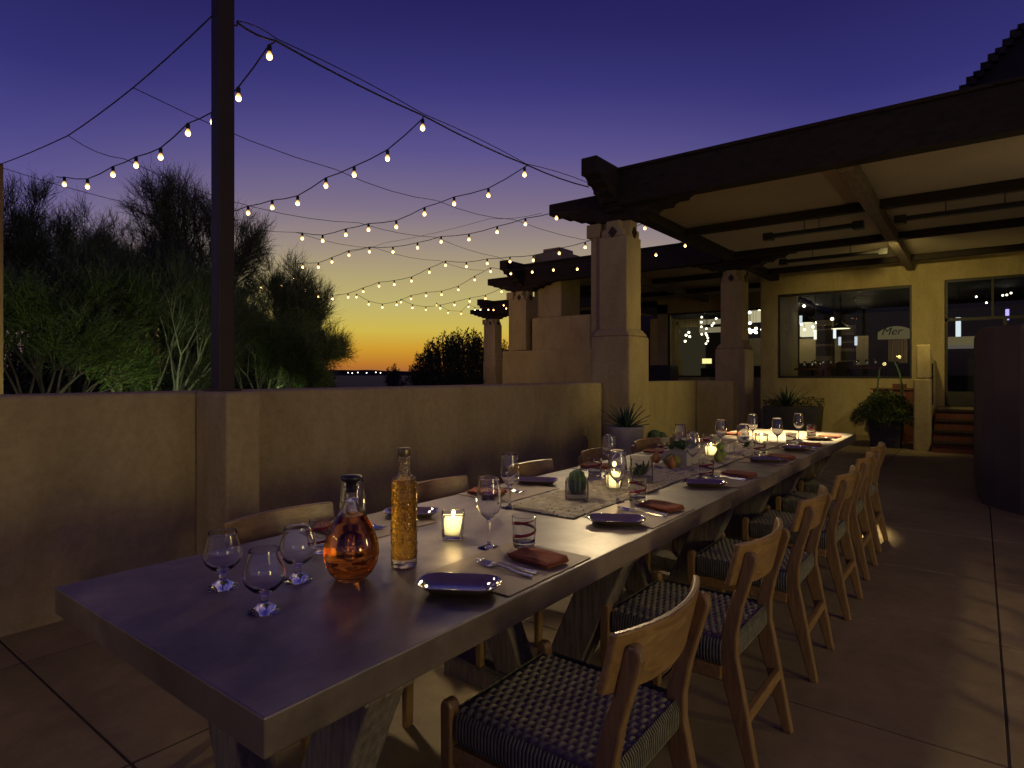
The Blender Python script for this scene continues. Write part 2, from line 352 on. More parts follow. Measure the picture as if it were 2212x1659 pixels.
tag(hm.build('hills', surf('far_hills', (.012, .012, .016), (.02, .018, .022), .05, 1, bstr=0)), kind='structure')
tl = thing('town_lights', 'tiny row of far off town lamps along the dark horizon', 'lights', (0, 0, 0))
lm = glow('town_lamp', (1, .8, .55), 6)
for i, (u, dv) in enumerate(((752, 1.5), (761, .5), (773, 1.8), (792, 1), (812, 2.2), (822, 1.2), (838, 1.0))):
    r = (u-CU)/FPX; d = 420; x, y = d*(CA+r*SA), d*(SA-r*CA)
    m = MB(); m.sphere((0, 0, 0), .34, 8, 6); m.build('lamp', lm, tl, loc=(x, y, EYE+d*dv/FPX+.5))
# ================================================================ garden wall
w = MB()
w.box(-6, 6.99, 3.87, 4.25, -.05, 1.2); o = w.build('garden_wall', M['stucco'], bevel=.03, seg=3)
tag(o, 'long low tan stucco wall behind the dining table', 'wall')
w = MB(); w.box(1.81, 2.02, 3.475, 3.868, -.04, 1.205); o = w.build('wall_buttress', M['stucco'], bevel=.025, seg=3)
tag(o, 'stucco buttress stepping out of the long wall below the brown pole', 'buttress')
w = MB(); w.box(7.565, 10.6, 3.9, 4.2, -.05, 1.2); o = w.build('garden_wall', M['stucco'], bevel=.025, seg=3)
tag(o, 'short stucco wall between the big front pillar and the next pillar', 'wall')
w = MB(); w.box(10.3, 10.62, 3.26, 3.897, -.05, 1.2); o = w.build('wall_stub', M['stucco'], bevel=.025, seg=3)
tag(o, 'stucco wall stub turning towards the table in front of the second pillar', 'wall')
# ================================================================ pillars
def diamond(face, x, y, z, s, parent):
    m = MB()
    if face == 'x': m.prism([(y, z-s), (y+s*.8, z), (y, z+s), (y-s*.8, z)], x-.012, x+.03, 'x')
    else: m.prism([(x, z-s), (x+s*.8, z), (x, z+s), (x-s*.8, z)], y-.012, y+.03, 'y')
    m.build('diamond_tile', M['bronze'], parent)
def pillar(x, y, label, side=None, bw=.57, sw=.41, zb=1.8, base=True, z0=-.05):
    """square pillar: corner nearest the terrace at (x, y), growing to +x, +y"""
    t = thing('pillar', label, 'pillar', (0, 0, 0)); cx, cy = x+bw/2, y+bw/2
    if base:
        m = MB(); m.frustum((cx, cy), bw, bw, z0, zb); m.frustum((cx, cy), bw-.005, sw+.02, zb+.001, zb+.10); m.build('base', M['stucco'], t, bevel=.03, seg=3)
    b = MB(); h = sw/2
    b.box(cx-h, cx+h, cy-h, cy+h, zb+.08, 3.10); b.build('shaft', M['stucco'], t, bevel=.015)
    b = MB(); h1 = h-.055; b.box(cx-h1, cx+h1, cy-h+.004, cy+h-.004, 3.101, 3.19); b.box(cx-h+.004, cx+h-.004, cy-h1, cy+h1, 3.101, 3.188)
    h2 = h-.11; b.box(cx-h2, cx+h2, cy-h+.008, cy+h-.008, 3.191, 3.30); b.box(cx-h+.008, cx+h-.008, cy-h2, cy+h2, 3.189, 3.298)
    b.build('stepped_cap', M['stucco'], t)
    diamond('x', cx-h, cy, 3.15, .075, t); diamond('y', cx, cy-h, 3.15, .075, t)
    if side:
        b = MB(); b.box(cx-h+.05, cx+h-.1, cy+h+.001, cy+h+.15, zb-.1, 3.3); b.box(cx-h+.02, cx+h-.07, cy+h+.002, cy+h+.2, 3.12, 3.299); b.build('side_pier', M['stucco'], t, bevel=.01)
    return t
PX = 6.99
pillar(PX, 3.49, 'large stucco pillar at the roof corner with a flared base beside the agave pot', side=True)
pillar(11.74, 3.49, 'stucco pillar between the short wall and the dining room window', side=False)
pillar(11.66, 8.5, 'stucco pillar of the second roof standing against the stepped chimney block', side=True, base=False, zb=1.8)
pillar(16.95, 13.75, 'smallest and farthest pillar with bulbs on its corbel, by the dark bush', side=True)
pillar(20.9, 8.6, 'shaded pillar deep under the second roof left of the bright tall windows', side=False)
# stepped timber bolsters (corbels) crossing on each pillar
def stepped(c, half, top, zlo, zhi, sgn_steps):
    """profile of a bolster along one axis: c +- half at the top, stepping in to the bottom"""
    a = c-half[0]; b = c+half[1]; n = sgn_steps; H = zhi-zlo
    L_ = [(a, zhi), (a, zhi-H*.40)]
    for k in range(1, n+1):
        x = a+half[0]*.72*k/n; z = zhi-H*(.40+.60*k/n); L_ += [(x-half[0]*.72/n*.35, L_[-1][1]), (x, (L_[-1][1]+z)/2), (x, z)]
    R_ = [(b, zhi), (b, zhi-H*.40)]
    for k in range(1, n+1):
        x = b-half[1]*.72*k/n; z = zhi-H*(.40+.60*k/n); R_ += [(x+half[1]*.72/n*.35, R_[-1][1]), (x, (R_[-1][1]+z)/2), (x, z)]
    return L_+R_[::-1]
def bolsters(x, y, parent):
    m = MB(); m.prism(stepped(y, (1.1, 1.05), 0, 3.302, 3.70, 4), x-.13, x+.13, 'x'); m.build('corbel', M['timber'], parent, bevel=.008, seg=1)
    m = MB(); m.prism(stepped(x, (.82, .9), 0, 3.42, 3.955, 4), y-.11, y+.11, 'y'); m.build('corbel', M['timber'], parent, bevel=.008, seg=1)
# ================================================================ front roof (over the terrace end) and second roof
def roof(label, x0, x1, y0, y1, corners, beams_y, purlins_x, heaters=()):
    t = thing('patio_roof', label, 'roof', (0, 0, 0))
    m = MB(); m.box(x0+.12, x1, y0, y1-.02, 3.62, 3.80); m.build('ceiling', M['ceiling'], t)
    m = MB(); m.box(x0-.09, x0+.09, y0, y1+.12, 3.47, 3.90); m.box(x0-.12, x0+.12, y0, y1+.14, 3.901, 3.94); m.build('fascia', M['timber'], t, bevel=.008, seg=1)
    m = MB(); m.box(x0+.092, x1, y1-.11, y1+.09, 3.48, 3.86); m.build('side_beam', M['timber'], t, bevel=.008, seg=1)
    for cx, cy in corners: bolsters(cx, cy, t)
    for y in beams_y:
        m = MB(); m.box(x0+.095, x1-.1, y-.07, y+.07, 3.44, 3.618); m.build('ceiling_beam', M['timber_lit'] , t, bevel=.006, seg=1)
    for x in purlins_x:
        m = MB(); m.box(x-.055, x+.055, y0+.1, y1-.12, 3.50, 3.617); m.build('purlin', M['timber'], t, bevel=.006, seg=1)
    m = MB(); m.box(x0+.13, x1, y0+.02, y1-.1, 3.803, 3.86); m.build('roof_deck', M['tile_roof'], t)
    return t
R1 = roof('dark timber and plaster patio roof reaching over the far end of the table', 7.1, 15.0, -7, 3.8, [(7.28, 3.775)], [1.12, -1.9, -4.7], [9.4, 11.75, 14.1])
R2 = roof('second patio roof with bulbs along its fascia, left behind the big pillar', 11.86, 22.0, 3.98, 8.78, [(12.03, 3.775), (11.95, 8.79)], [6.4], [13.9, 16.1, 18.3, 20.4])
R3 = roof('farthest short patio roof carried on the smallest pillar', 17.1, 22.5, 9.4, 14.0, [(17.24, 14.04)], [11.8], [19.3])
# infrared heaters hanging below the ceiling
def heater(x, y0, y1, label):
    t = thing('patio_heater', label, 'heater', (x, 0, 3.40), group='slim heaters below the ceiling')
    m = MB(); m.box(-.05, .05, y0, y1, -.03, .03); m.build('tube_housing', M['heater'], t, bevel=.01)
    for yy in (y0, y1): m = MB(); m.box(-.07, .07, yy-.07, yy+.07, -.06, .05); m.build('end_box', M['heater'], t, bevel=.01)
    for yy in (y0+.5, y1-.5): m = MB(); m.tube([(0, yy, .03), (0, yy, .215)], .006); m.build('hanger', M['heater'], t)
heater(9.75, 1.35, 2.55, 'black tube heater under the front ceiling, left of the pale beam')
heater(9.75, -.75, .85, 'black tube heater under the front ceiling, right of the pale beam')
heater(12.1, 1.3, 2.9, 'black tube heater hanging deeper under the front ceiling')
# recessed ceiling lights
def downlight(x, y, z, label, on=4):
    t = thing('ceiling_light', label, 'light', (x, y, z), group='recessed ceiling lights')
    m = MB(); m.lathe([(.055, -.006), (.075, -.008), (.075, .0), (.055, 0)], 20); m.build('trim_ring', M['ceiling'], t)
    m = MB(); m.lathe([(0, -.003), (.053, -.003)], 20); m.build('lens', glow('dim_lens', (1, .83, .6), on), t)
downlight(8.1, -.55, 3.62, 'recessed light in the front ceiling panel right of the pale beam', 1.6)
downlight(8.1, 2.05, 3.62, 'recessed light in the front ceiling panel left of the pale beam', .25)
downlight(10.2, -.35, 3.62, 'recessed light between the purlins above the stair door', .25)
downlight(12.4, 2.1, 3.62, 'recessed light near the dining room wall', .25)
# ================================================================ stepped chimney block and steep roof
t = thing('chimney_block', 'stepped stucco fireplace block with a tall chimney rising above the second roof', 'chimney', (0, 0, 0))
m = MB(); m.box(11.5, 12.6, 6.5, 9.12, -.05, 1.86); m.build('hearth_wall', M['stucco'], t, bevel=.03, seg=3)
m = MB(); m.box(11.8, 12.55, 6.86, 8.45, 1.85, 2.64); m.build('shoulder', M['stucco'], t, bevel=.025, seg=3)
m = MB(); m.box(12.1, 12.95, 7.81, 8.60, 2.63, 4.22); m.build('stack', M['stucco'], t, bevel=.02)
m = MB(); m.box(12.22, 12.83, 7.93, 8.42, 4.2, 4.34); m.build('stack_cap', M['stucco'], t, bevel=.02)
t = thing('tiled_roof', 'steep dark tiled roof rising behind the fascia at the top right', 'roof', (0, 0, 0))
m = MB(); m.prism([(.35, 3.95), (.23, 4.60), (-2.6, 7.5), (-5.5, 4.6), (-5.5, 3.95)], 9.0, 14.6, 'x'); m.build('gable', M['tile_roof'], t)
rt = MB()
for i in range(44):
    y = .25-i*.0666; z = 4.60+i*.0688; rt.box(8.93, 9.12, y-.09, y+.01, z-.04, z+.035+.012*(i % 3))
rt.build('ridge_tiles', M['tile_roof'], t)
# ================================================================ steel pole, wooden post
t = thing('light_pole', 'tall brown square steel pole that carries the string lights', 'pole', (1.91, 3.72, 1.206))
m = MB(); m.box(-.05, .05, -.05, .05, 0, 2.85); m.build('shaft', M['steel_brown'], t, bevel=.006)
m = MB(); m.box(-.08, .08, -.08, .08, .0, .012); m.build('base_plate', M['steel_brown'], t)
m = MB(); m.tube([(.05, 0, 2.3), (.09, 0, 2.3), (.1, 0, 2.33)], .006); m.build('eye_bolt', M['wire'], t)
m = MB(); m.box(-.06, .06, -.06, .06, 0, 3.58); o = m.build('wooden_post', M['post_wood'], bevel=.01, loc=(1.78, 8.2, -.06))
tag(o, 'weathered wooden post at the left edge holding the far cable', 'post')
# ================================================================ dining room walls, windows, stairs
SILL, HEAD, FZ = 1.215, 3.15, .66
t = thing('dining_room', 'tan dining room block under the roof with a wide window and a stair door', 'building', (0, 0, 0))
WX = 15.0
m = MB()
m.box(WX, WX+.3, 3.73, 4.1, -.05, 3.9); m.box(WX, WX+.3, 1.11, 3.73, -.05, SILL); m.box(WX, WX+.3, 1.11, 3.73, HEAD, 3.9)
m.box(WX, WX+.3, .56, 1.11, -.05, 3.9); m.box(WX, WX+.3, -6, .56, 3.2, 3.9); m.box(WX, WX+.3, -6, -1.3, -.05, 3.2); m.box(WX, WX+.3, -1.3, .56, -.05, FZ-.02)
m.build('wall', M['stucco'], t)
m = MB(); m.box(WX-.05, WX, 1.1, 4.1, 3.62, 3.9) if False else None
f = MB(); f.box(WX+.06, WX+.12, 1.11, 3.73, SILL, SILL+.05); f.box(WX+.06, WX+.12, 1.11, 3.73, HEAD-.05, HEAD); f.box(WX+.06, WX+.12, 1.11, 1.15, SILL+.05, HEAD-.05); f.box(WX+.06, WX+.12, 3.69, 3.73, SILL+.05, HEAD-.05)
wf = f.build('window', M['frame_dark'], t)
m = MB(); m.box(WX+.085, WX+.095, 1.15, 3.69, SILL+.05, HEAD-.05); m.build('pane', M['pane'], wf)
f = MB(); f.box(WX+.06, WX+.12, -1.3, .56, 2.37, 2.43); f.box(WX+.06, WX+.12, -1.3, .56, 3.15, 3.2); f.box(WX+.06, WX+.12, .51, .56, FZ, 3.15); f.box(WX+.06, WX+.12, -.22, -.18, 2.43, 3.15); f.box(WX+.06, WX+.12, -.42, -.36, FZ, 2.37); f.box(WX+.06, WX+.12, -1.3, .51, FZ, FZ+.3)
wf = f.build('door', M['frame_dark'], t)
m = MB(); m.box(WX+.085, WX+.095, -1.3, .51, FZ+.3, 3.15); m.build('pane', M['pane'], wf)
# side return of the dining room towards the second roof
m = MB(); m.box(WX+.3, 17.8, 3.9, 4.1, -.05, 3.9); m.build('side_wall', M['stucco'], t)
t2 = thing('lounge_building', 'deeper stucco building with tall bright windows behind the second pillar', 'building', (0, 0, 0))
m = MB(); m.box(17.8, 18.1, 7.62, 7.95, -.05, 3.45); m.box(17.8, 18.1, 4.1, 7.62, -.05, SILL); m.box(17.8, 18.1, 4.1, 7.95, 3.17, 3.62) ; m.build('wall', M['stucco'], t2)
f = MB(); f.box(17.86, 17.92, 7.57, 7.62, SILL, 3.17); f.box(17.86, 17.92, 4.1, 7.62, SILL, SILL+.05); f.box(17.86, 17.92, 4.1, 7.57, 3.12, 3.17); wf = f.build('window', M['frame_dark'], t2)
m = MB(); m.box(17.885, 17.895, 4.1, 7.57, SILL+.05, 3.12); m.build('pane', M['pane'], wf)
m = MB(); m.box(22.6, 22.9, 9.5, 10.4, -.05, 3.5); m.box(22.6, 22.9, 8.2, 9.5, -.05, SILL); m.box(22.6, 22.9, 8.2, 9.5, 3.1, 3.5); m.build('rear_wall', M['stucco'], t2)
f = MB(); f.box(22.66, 22.7, 8.2, 9.5, SILL, 3.1); wf = f.build('window', glow('lit_room_far', (1, .78, .45), .03), t2)
# stairs
t = thing('entry_stairs', 'dark red brown steps climbing to the dining room door', 'stairs', (0, 0, 0))
for k in range(4):
    m = MB(); m.box(12.4+k*.36, 13.9, -1.3, .64, k*.165, (k+1)*.165-.03); m.build('riser', M['mahogany'], t)
    m = MB(); m.box(12.37+k*.36, 13.9, -1.3, .64, (k+1)*.165-.03, (k+1)*.165); m.build('tread', M['timber'], t, bevel=.006)
m = MB(); m.box(13.9, 15.0, -1.3, .64, -.04, .66); m.build('landing', M['patio'], t)
t = thing('stair_wall', 'stepped stucco stair wall with rounded tops beside the leafy planter', 'wall', (0, 0, 0))
m = MB(); m.box(12.55, 12.95, .66, .91, -.05, 1.23); m.build('newel_base', M['stucco'], t, bevel=.03, seg=3)
m = MB(); m.box(12.60, 12.92, .665, .87, 1.229, 1.82); m.build('newel_top', M['stucco'], t, bevel=.03, seg=3)
m = MB(); m.prism([(12.94, -.05), (12.94, 1.78), (13.3, 1.72), (13.7, 1.62), (14.99, 1.58), (14.99, -.05)], .70, .88, 'y'); m.build('parapet', M['stucco'], t, bevel=.02)
m = MB(); m.box(13.3, 13.36, .66, .695, .75, 1.5); m.build('gate_frame', M['heater'], t)
for z in (.95, 1.3): m = MB(); m.tube([(12.9, .68, z), (13.32, .68, z)], .012); m.build('hinge', M['heater'], t)
# dark curved pier at the right edge
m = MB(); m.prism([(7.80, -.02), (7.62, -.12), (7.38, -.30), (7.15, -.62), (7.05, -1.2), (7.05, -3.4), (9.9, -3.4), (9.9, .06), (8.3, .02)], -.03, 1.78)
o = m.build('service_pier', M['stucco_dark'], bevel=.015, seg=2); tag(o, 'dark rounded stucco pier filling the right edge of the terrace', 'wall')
# ================================================================ dining tables
def table(x0, x1, tx, label):
    t = thing('dining_table', label, 'table', (0, 0, 0))
    m = MB(); m.box(x0, x1, .924, 1.931, .68, .75); m.build('tabletop', M['table'], t, bevel=.004)
    for x in tx:
        for s in (-1, 1):
            m = MB(); w = .075
            yt, yf = 1.4275+s*.37, 1.4275+s*.10
            m.prism([(yf-w, .075), (yf+w, .075), (yt+w, .679), (yt-w, .679)], x-.05+(.0 if s < 0 else .006), x+.05+(.006 if s > 0 else 0), 'x')
            m.build('leg', M['trestle'], t, bevel=.006)
        m = MB(); m.box(x-.085, x+.085, .99, 1.86, .0, .073); m.build('foot_beam', M['trestle'], t, bevel=.006)
        m = MB(); m.box(x-.07, x+.07, 1.0, 1.85, .62, .678) ; m.build('top_rail', M['trestle'], t, bevel=.005)
    return t
table(.542, 3.648, [.88, 2.02, 3.2], 'near concrete topped dining table with the bottles and snifters on it')
table(3.656, 6.51, [3.98, 4.75, 5.85], 'far concrete topped dining table, brightly lit at its end')
# ================================================================ chairs
def make_chair(label):
    t = thing('dining_chair', label, 'chair')
    def prof(x0, x1, pts, name, mat=M['teak_up'], bv=.006):
        m = MB(); m.prism(pts, x0, x1, 'x'); return m.build(name, mat, t, bevel=bv)
    for s in (-1, 1):
        back = [(-.300, 0), (-.246, .30), (-.226, .40), (-.226, .47), (-.243, .56), (-.272, .66), (-.289, .715), (-.286, .733), (-.274, .744)]
        front = [(-.259, .742), (-.247, .732), (-.243, .715), (-.228, .64), (-.198, .56), (-.176, .47), (-.170, .40), (-.183, .30), (-.268, 0)]
        x = s*.193; prof(x-.016, x+.016, back+front, 'rear_leg')
        m = MB(); m.prism([(.227, 0), (.255, 0), (.262, .46), (.255, .474), (.232, .474), (.224, .46)], s*.215-.018, s*.215+.018, 'x'); m.build('front_leg', M['teak_up'], t, bevel=.006)
        m = MB(); m.box(s*.212-.012, s*.212+.012, -.18, .228, .322, .362); m.build('side_rail', M['teak'], t, bevel=.003)
    m = MB(); m.box(-.197, .197, .232, .252, .322, .362); m.build('front_rail', M['teak'], t, bevel=.003)
    m = MB(); m.box(-.177, .177, -.262, -.238, .19, .228); m.build('stretcher', M['teak'], t, bevel=.004)
    # curved backrest
    m = MB(); n = 18; vs = []; H = .150
    for i in range(n+1):
        x = -.235+.47*i/n; q = (x/.235)**2
        for z, dy in ((.622+.012*q, .022), (.702, .004), (.772, -.012)):
            for th in (0, .019): vs.append((x, -.287+.052*q+dy+th, z))
    fs = []
    for i in range(n):
        a, b = i*6, (i+1)*6
        fs += [(a, b, b+2, a+2), (a+2, b+2, b+4, a+4), (a+1, a+3, b+3, b+1), (a+3, a+5, b+5, b+3), (a, a+1, b+1, b), (a+4, b+4, b+5, a+5)]
    e = n*6; fs += [(0, 2, 3, 1), (2, 4, 5, 3), (e, e+1, e+3, e+2), (e+2, e+3, e+5, e+4)]
    m.add(vs, fs); m.build('backrest', M['teak'], t, bevel=.005, smooth=False)
    # woven seat: herring rows of cord humps
    X0, X1, Y0, Y1 = -.205, .205, -.205, .235; NC, NR = 14, 18; kx, ky = 8, 6
    m = MB()
    def top(a, b):
        cx = a*NC; cy = b*NR; c = int(min(cx, NC-1e-6)); fx = cx-c; off = .5*(c % 2)
        fy = (cy+off+fx*.35) % 1.0
        h = (math.sin(PI*fx)**.55 if 0 < fx < 1 else 0)*(abs(math.sin(PI*fy))**.6)
        ed = min(1, min(a, 1-a, b, 1-b)*22)
        sag = -.012*math.sin(PI*a)*math.sin(PI*b)
        return (X0+(X1-X0)*a, Y0+(Y1-Y0)*b, .442+sag+.0115*h*(.4+.6*ed)-.008*(1-ed)**2)
    m.grid(NC*kx+1, NR*ky+1, top); m.build('woven_seat', M['cord'], t, smooth=True)
    m = MB(); gaps = []
    def skirt(p0, p1, nrm):
        L_ = math.hypot(p1[0]-p0[0], p1[1]-p0[1]); n = int(L_/.0105)*4+1
        def fn(a, b):
            g = .0045*abs(math.sin(PI*a*L_/.0105))
            bow = [(-.006, .45), (.004, .436), (.006, .41), (.005, .385), (-.006, .366)][int(round(b*4))]
            return (p0[0]+(p1[0]-p0[0])*a+nrm[0]*(g+bow[0]), p0[1]+(p1[1]-p0[1])*a+nrm[1]*(g+bow[0]), bow[1])
        m.grid(n, 5, fn)
        gaps.extend([1 if (i % 4) in (0, 3) and (i//4) % 1 == 0 and (i % 4 == 0) else 0 for j in range(4) for i in range(n-1)])
    skirt((X0, Y0), (X1, Y0), (0, -1)); skirt((X0, Y1), (X1, Y1), (0, 1)); skirt((X0-.012, Y0+.02), (X0-.012, Y1-.02), (-1, 0)); skirt((X1+.012, Y0+.02), (X1+.012, Y1-.02), (1, 0))
    m.box(X0+.004, X1-.004, Y0+.004, Y1-.004, .362, .425)
    for q, f in enumerate(m.f[:-6]):
        if f[1]-f[0] == 1 and (f[0] % 2) == 0 and False: pass
    for q, w_ in enumerate(gaps): m.mi[q] = w_
    m.build('wrapped_edge', [M['cord_side'], M['cord_gap']], t, smooth=True)
    return t
ch0 = make_chair('x')
words = ['nearest chair on the open side, its woven seat filling the foreground', 'second chair from the camera on the open side of the table', 'third chair from the camera on the open side of the table',
         'fourth chair from the camera on the open side of the table', 'fifth chair on the open side, next to last before the table end', 'last chair on the open side, beside the far table end']
words2 = ['nearest chair on the wall side, its back rail behind the snifters', 'second wall side chair, its back rail showing behind the tall bottle', 'third wall side chair, behind the second pair of wine glasses',
          'fourth wall side chair, back rail below the agave pot', 'fifth wall side chair, hidden behind the succulent box and glasses', 'farthest wall side chair, behind the folded napkin at the far end']
rows = [(1.365, .84, .0), (2.20, .842, -.012), (3.035, .845, .01), (3.866, .838, -.01), (4.645, .852, .008), (5.40, .868, -.006)]
for i, (x, y, a) in enumerate(rows):
    c = ch0 if i == 0 else copy_tree(ch0)
    c.location = (x, y, 0); c.rotation_euler = (0, 0, a); tag(c, words[i], 'chair', 'teak chairs with woven seats along the table')
for i, (x, y, a) in enumerate([(1.35, 1.93, .01), (2.19, 1.925, 0), (3.0, 1.92, .012), (3.85, 1.93, -.01), (4.66, 1.93, 0), (5.45, 1.94, .01)]):
    c = copy_tree(ch0); c.location = (x, y, 0); c.rotation_euler = (0, 0, PI+a); tag(c, words2[i], 'chair', 'teak chairs with woven seats along the table')
# ================================================================ string lights
def string(label, X, pts, start=None, end=None, extra=None):
    """pts: photo positions of the bulbs, all hanging in the vertical plane x = X"""
    t = thing('string_lights', label, 'string lights', (X, 0, 0), group='strings of warm bulbs over the garden')
    bulbs = [onx(u, v, X) for u, v in pts]
    path = []
    if start: path.append((start[0]-X, start[1], start[2]))
    for y, z in bulbs: path.append((0, y, z+.075))
    if end: path.append((end[0]-X, end[1], end[2]))
    # add a slight sag between bulbs
    pp = [path[0]]
    for a, b in zip(path, path[1:]):
        a = Vector(a); b = Vector(b); mid = (a+b)/2; mid.z -= .008*(b-a).length*2; pp += [tuple(mid), tuple(b)]
    m = MB(); m.tube(pp, .0055, 5); m.build('cable', M['wire'], t)
    for y, z in bulbs:
        b = MB(); b.lathe([(0, -.030), (.010, -.028), (.0175, -.019), (.020, -.007), (.0185, .005), (.0125, .02), (.010, .028)], 12); ob = b.build('bulb', M['bulb'], t, smooth=True, loc=(0, y, z))
        s = MB(); s.lathe([(.013, .0), (.0155, .004), (.0155, .04), (.008, .05)], 10); s.build('socket', M['black'], ob, loc=(0, 0, .027))
    return t
def P(u, v, X): y, z = onx(u, v, X); return (X, y, z)
string('string of bulbs nearest the brown pole, running left to the wooden post', 2.35, [(582,120),(515,210),(460,262),(406,286),(347,338),(294,356),(244,376),(189,402),(139,397)], P(597,88,2.35), P(122,382,2.35))
string('second string of bulbs, dropping left from the middle of the long cable', 3.755, [(913,275),(837,341),(765,376),(704,400),(643,438),(588,447),(536,459),(484,475)], P(915,250,3.755), P(436,470,3.755))
string('third string of bulbs, starting near the roof corner end of the long cable', 5.3, [(1133,376),(1055,421),(981,439),(917,461),(856,489),(796,495),(747,506),(697,519),(653,514)], P(1140,357,5.3), P(639,502,5.3))
string('fourth string of bulbs, starting at the carved corbel of the front roof', 6.98, [(1202,470),(1135,483),(1074,500),(1013,516),(953,521),(902,534),(849,543),(798,542.7),(753.7,550),(717,564.7),(687.7,576),(654,576)], P(1250,458,6.98), P(640,570,6.98))
string('fifth string of bulbs, passing behind the big pillar and into the mesquite tree', 8.6, [(1393,492),(1264,533),(1208,546),(1152,561),(1101.6,564),(1052.5,568),(1007.4,575),(962.7,572),(927.5,587),(889,606),(851.6,613.5),(818.6,617),(784.5,629),(751.9,641),(718.5,644.7),(687.7,640),(659,627),(634,600),(608.5,617),(584,624),(563.8,619.7),(541.8,608.7)], P(1420,478,8.6))
string('sixth string of bulbs, in front of the second roof fascia', 10.2, [(1480,530),(1417,550),(1247,580.5),(1195.5,582.4),(1149.7,586.8),(1103.5,590.4),(1059.8,585.3),(1025.7,603.6),(989.8,625),(954,635.5),(920.5,638),(888,644.7),(857,657.5),(826,663),(796.6,656.4),(770,641)], P(1500,520,10.2))
string('short string of bulbs running out from the second roof corbel', 11.4, [(1083.7,629),(1048.8,644),(1014.7,650),(981.7,658),(951,665),(920,668.5),(891,664),(866,652)], P(1100,618,11.4))
string('farthest string of bulbs, gathered on the smallest corbel', 15.2, [(1093.6,665.6),(1088,659),(1066,669),(1055,668.5),(1037.8,668.5),(1025.7,668.5),(1012,662),(996.4,677),(968,674.8),(943,659)], P(1098,660,15.2))
def cable(label, pts, r=.005, sag=.03):
    pp = [Vector(pts[0])]
    for a, b in zip(pts, pts[1:]):
        a = Vector(a); b = Vector(b)
        for k in (1, 2, 3, 4): f = k/4; q = a.lerp(b, f); q.z -= sag*4*f*(1-f); pp.append(q)
    m = MB(); m.tube(pp, r, 5); o = m.build('support_cable', M['wire']); return tag(o, label, 'cable')
cable('twisted long cable from the brown pole to the front roof corbel', [(2.0, 3.72, 3.53), P(596, 88, 2.35), P(915, 250, 3.755), P(1140, 357, 5.3), (6.5, 3.8, 3.60)], .0075, .02)
cable('thin second strand looping along the long cable to the corbel', [(2.0, 3.72, 3.54), (2.36, 3.86, 3.63), (3.76, 3.86, 3.585), (5.3, 3.87, 3.57), (6.52, 3.82, 3.66)], .004, -.02)
cable('edge cable from the brown pole down to the wooden post', [(1.86, 3.74, 3.52), (1.87, 4.95, 3.42), (1.85, 6.25, 3.37), (1.80, 8.15, 3.50)], .005, .01)
cable('cross cable lifting the strings nearest the wall', [(1.87, 4.95, 3.42), P(725, 366, 3.755), P(943, 433, 5.3), P(1110, 474, 6.98), P(1304, 524, 8.6)], .0035, .05)
cable('cross cable lifting the strings halfway out over the garden', [(1.85, 6.25, 3.37), P(268, 343, 2.35), P(543, 446, 3.755), P(774.5, 481, 5.3), P(943, 512.7, 6.98), P(1075, 555, 8.6), P(1160, 583, 10.2)], .0035, .04)
cable('cross cable from the wooden post past the farther strings', [(1.80, 8.15, 3.48), P(436, 470, 3.755), P(640, 502, 5.3), P(811, 535.8, 6.98), P(950, 563, 8.6), P(1045, 584, 10.2)], .0035, .05)
cable('thin diagonal cable from the roof corbel out over the garden', [(7.0, 4.85, 3.55), P(1060, 472, 8.0), P(830, 525, 8.0), P(743, 545, 8.0)], .003, .03)
# ================================================================ things on the table (table top z = .75)
TZ = .7505
def hollow(outer, th):
    """closed glass profile: outer wall from the foot up, then back down inside"""
    return outer
def wineglass():
    t = thing('wine_glass', 'x', 'wine glass')
    out = [(0, 0), (.036, 0), (.0365, .0015), (.030, .0035), (.012, .008), (.0055, .014), (.0042, .03), (.004, .06), (.0048, .082), (.008, .092), (.018, .100), (.031, .114), (.0395, .134), (.0415, .152), (.0395, .178), (.0355, .205), (.0325, .226)]
    inn = [(.0322, .2272), (.0314, .2268), (.0309, .2255), (.0341, .205), (.0381, .178), (.0401, .152), (.0381, .1352), (.0297, .1164), (.0167, .1032), (.006, .0988), (0, .098)]
    m = MB(); m.lathe(fine(out+inn), 40); fixn(m.build('glass_body', M['glass'], t, smooth=True)); return t
def snifter():
    t = thing('snifter_glass', 'x', 'snifter')
    out = [(0, 0), (.037, 0), (.0385, .002), (.036, .005), (.022, .012), (.011, .020), (.0085, .026), (.0105, .031), (.009, .036), (.014, .042), (.030, .052), (.043, .066), (.0485, .082), (.047, .098), (.041, .120), (.0345, .145)]
    inn = [(.0343, .1462), (.0333, .1462), (.0327, .145), (.0389, .120), (.0448, .098), (.0463, .082), (.0408, .0685), (.0275, .0565), (.012, .0515), (0, .0505)]
    m = MB(); m.lathe(fine(out+inn), 44); fixn(m.build('glass_body', M['glass'], t, smooth=True)); return t
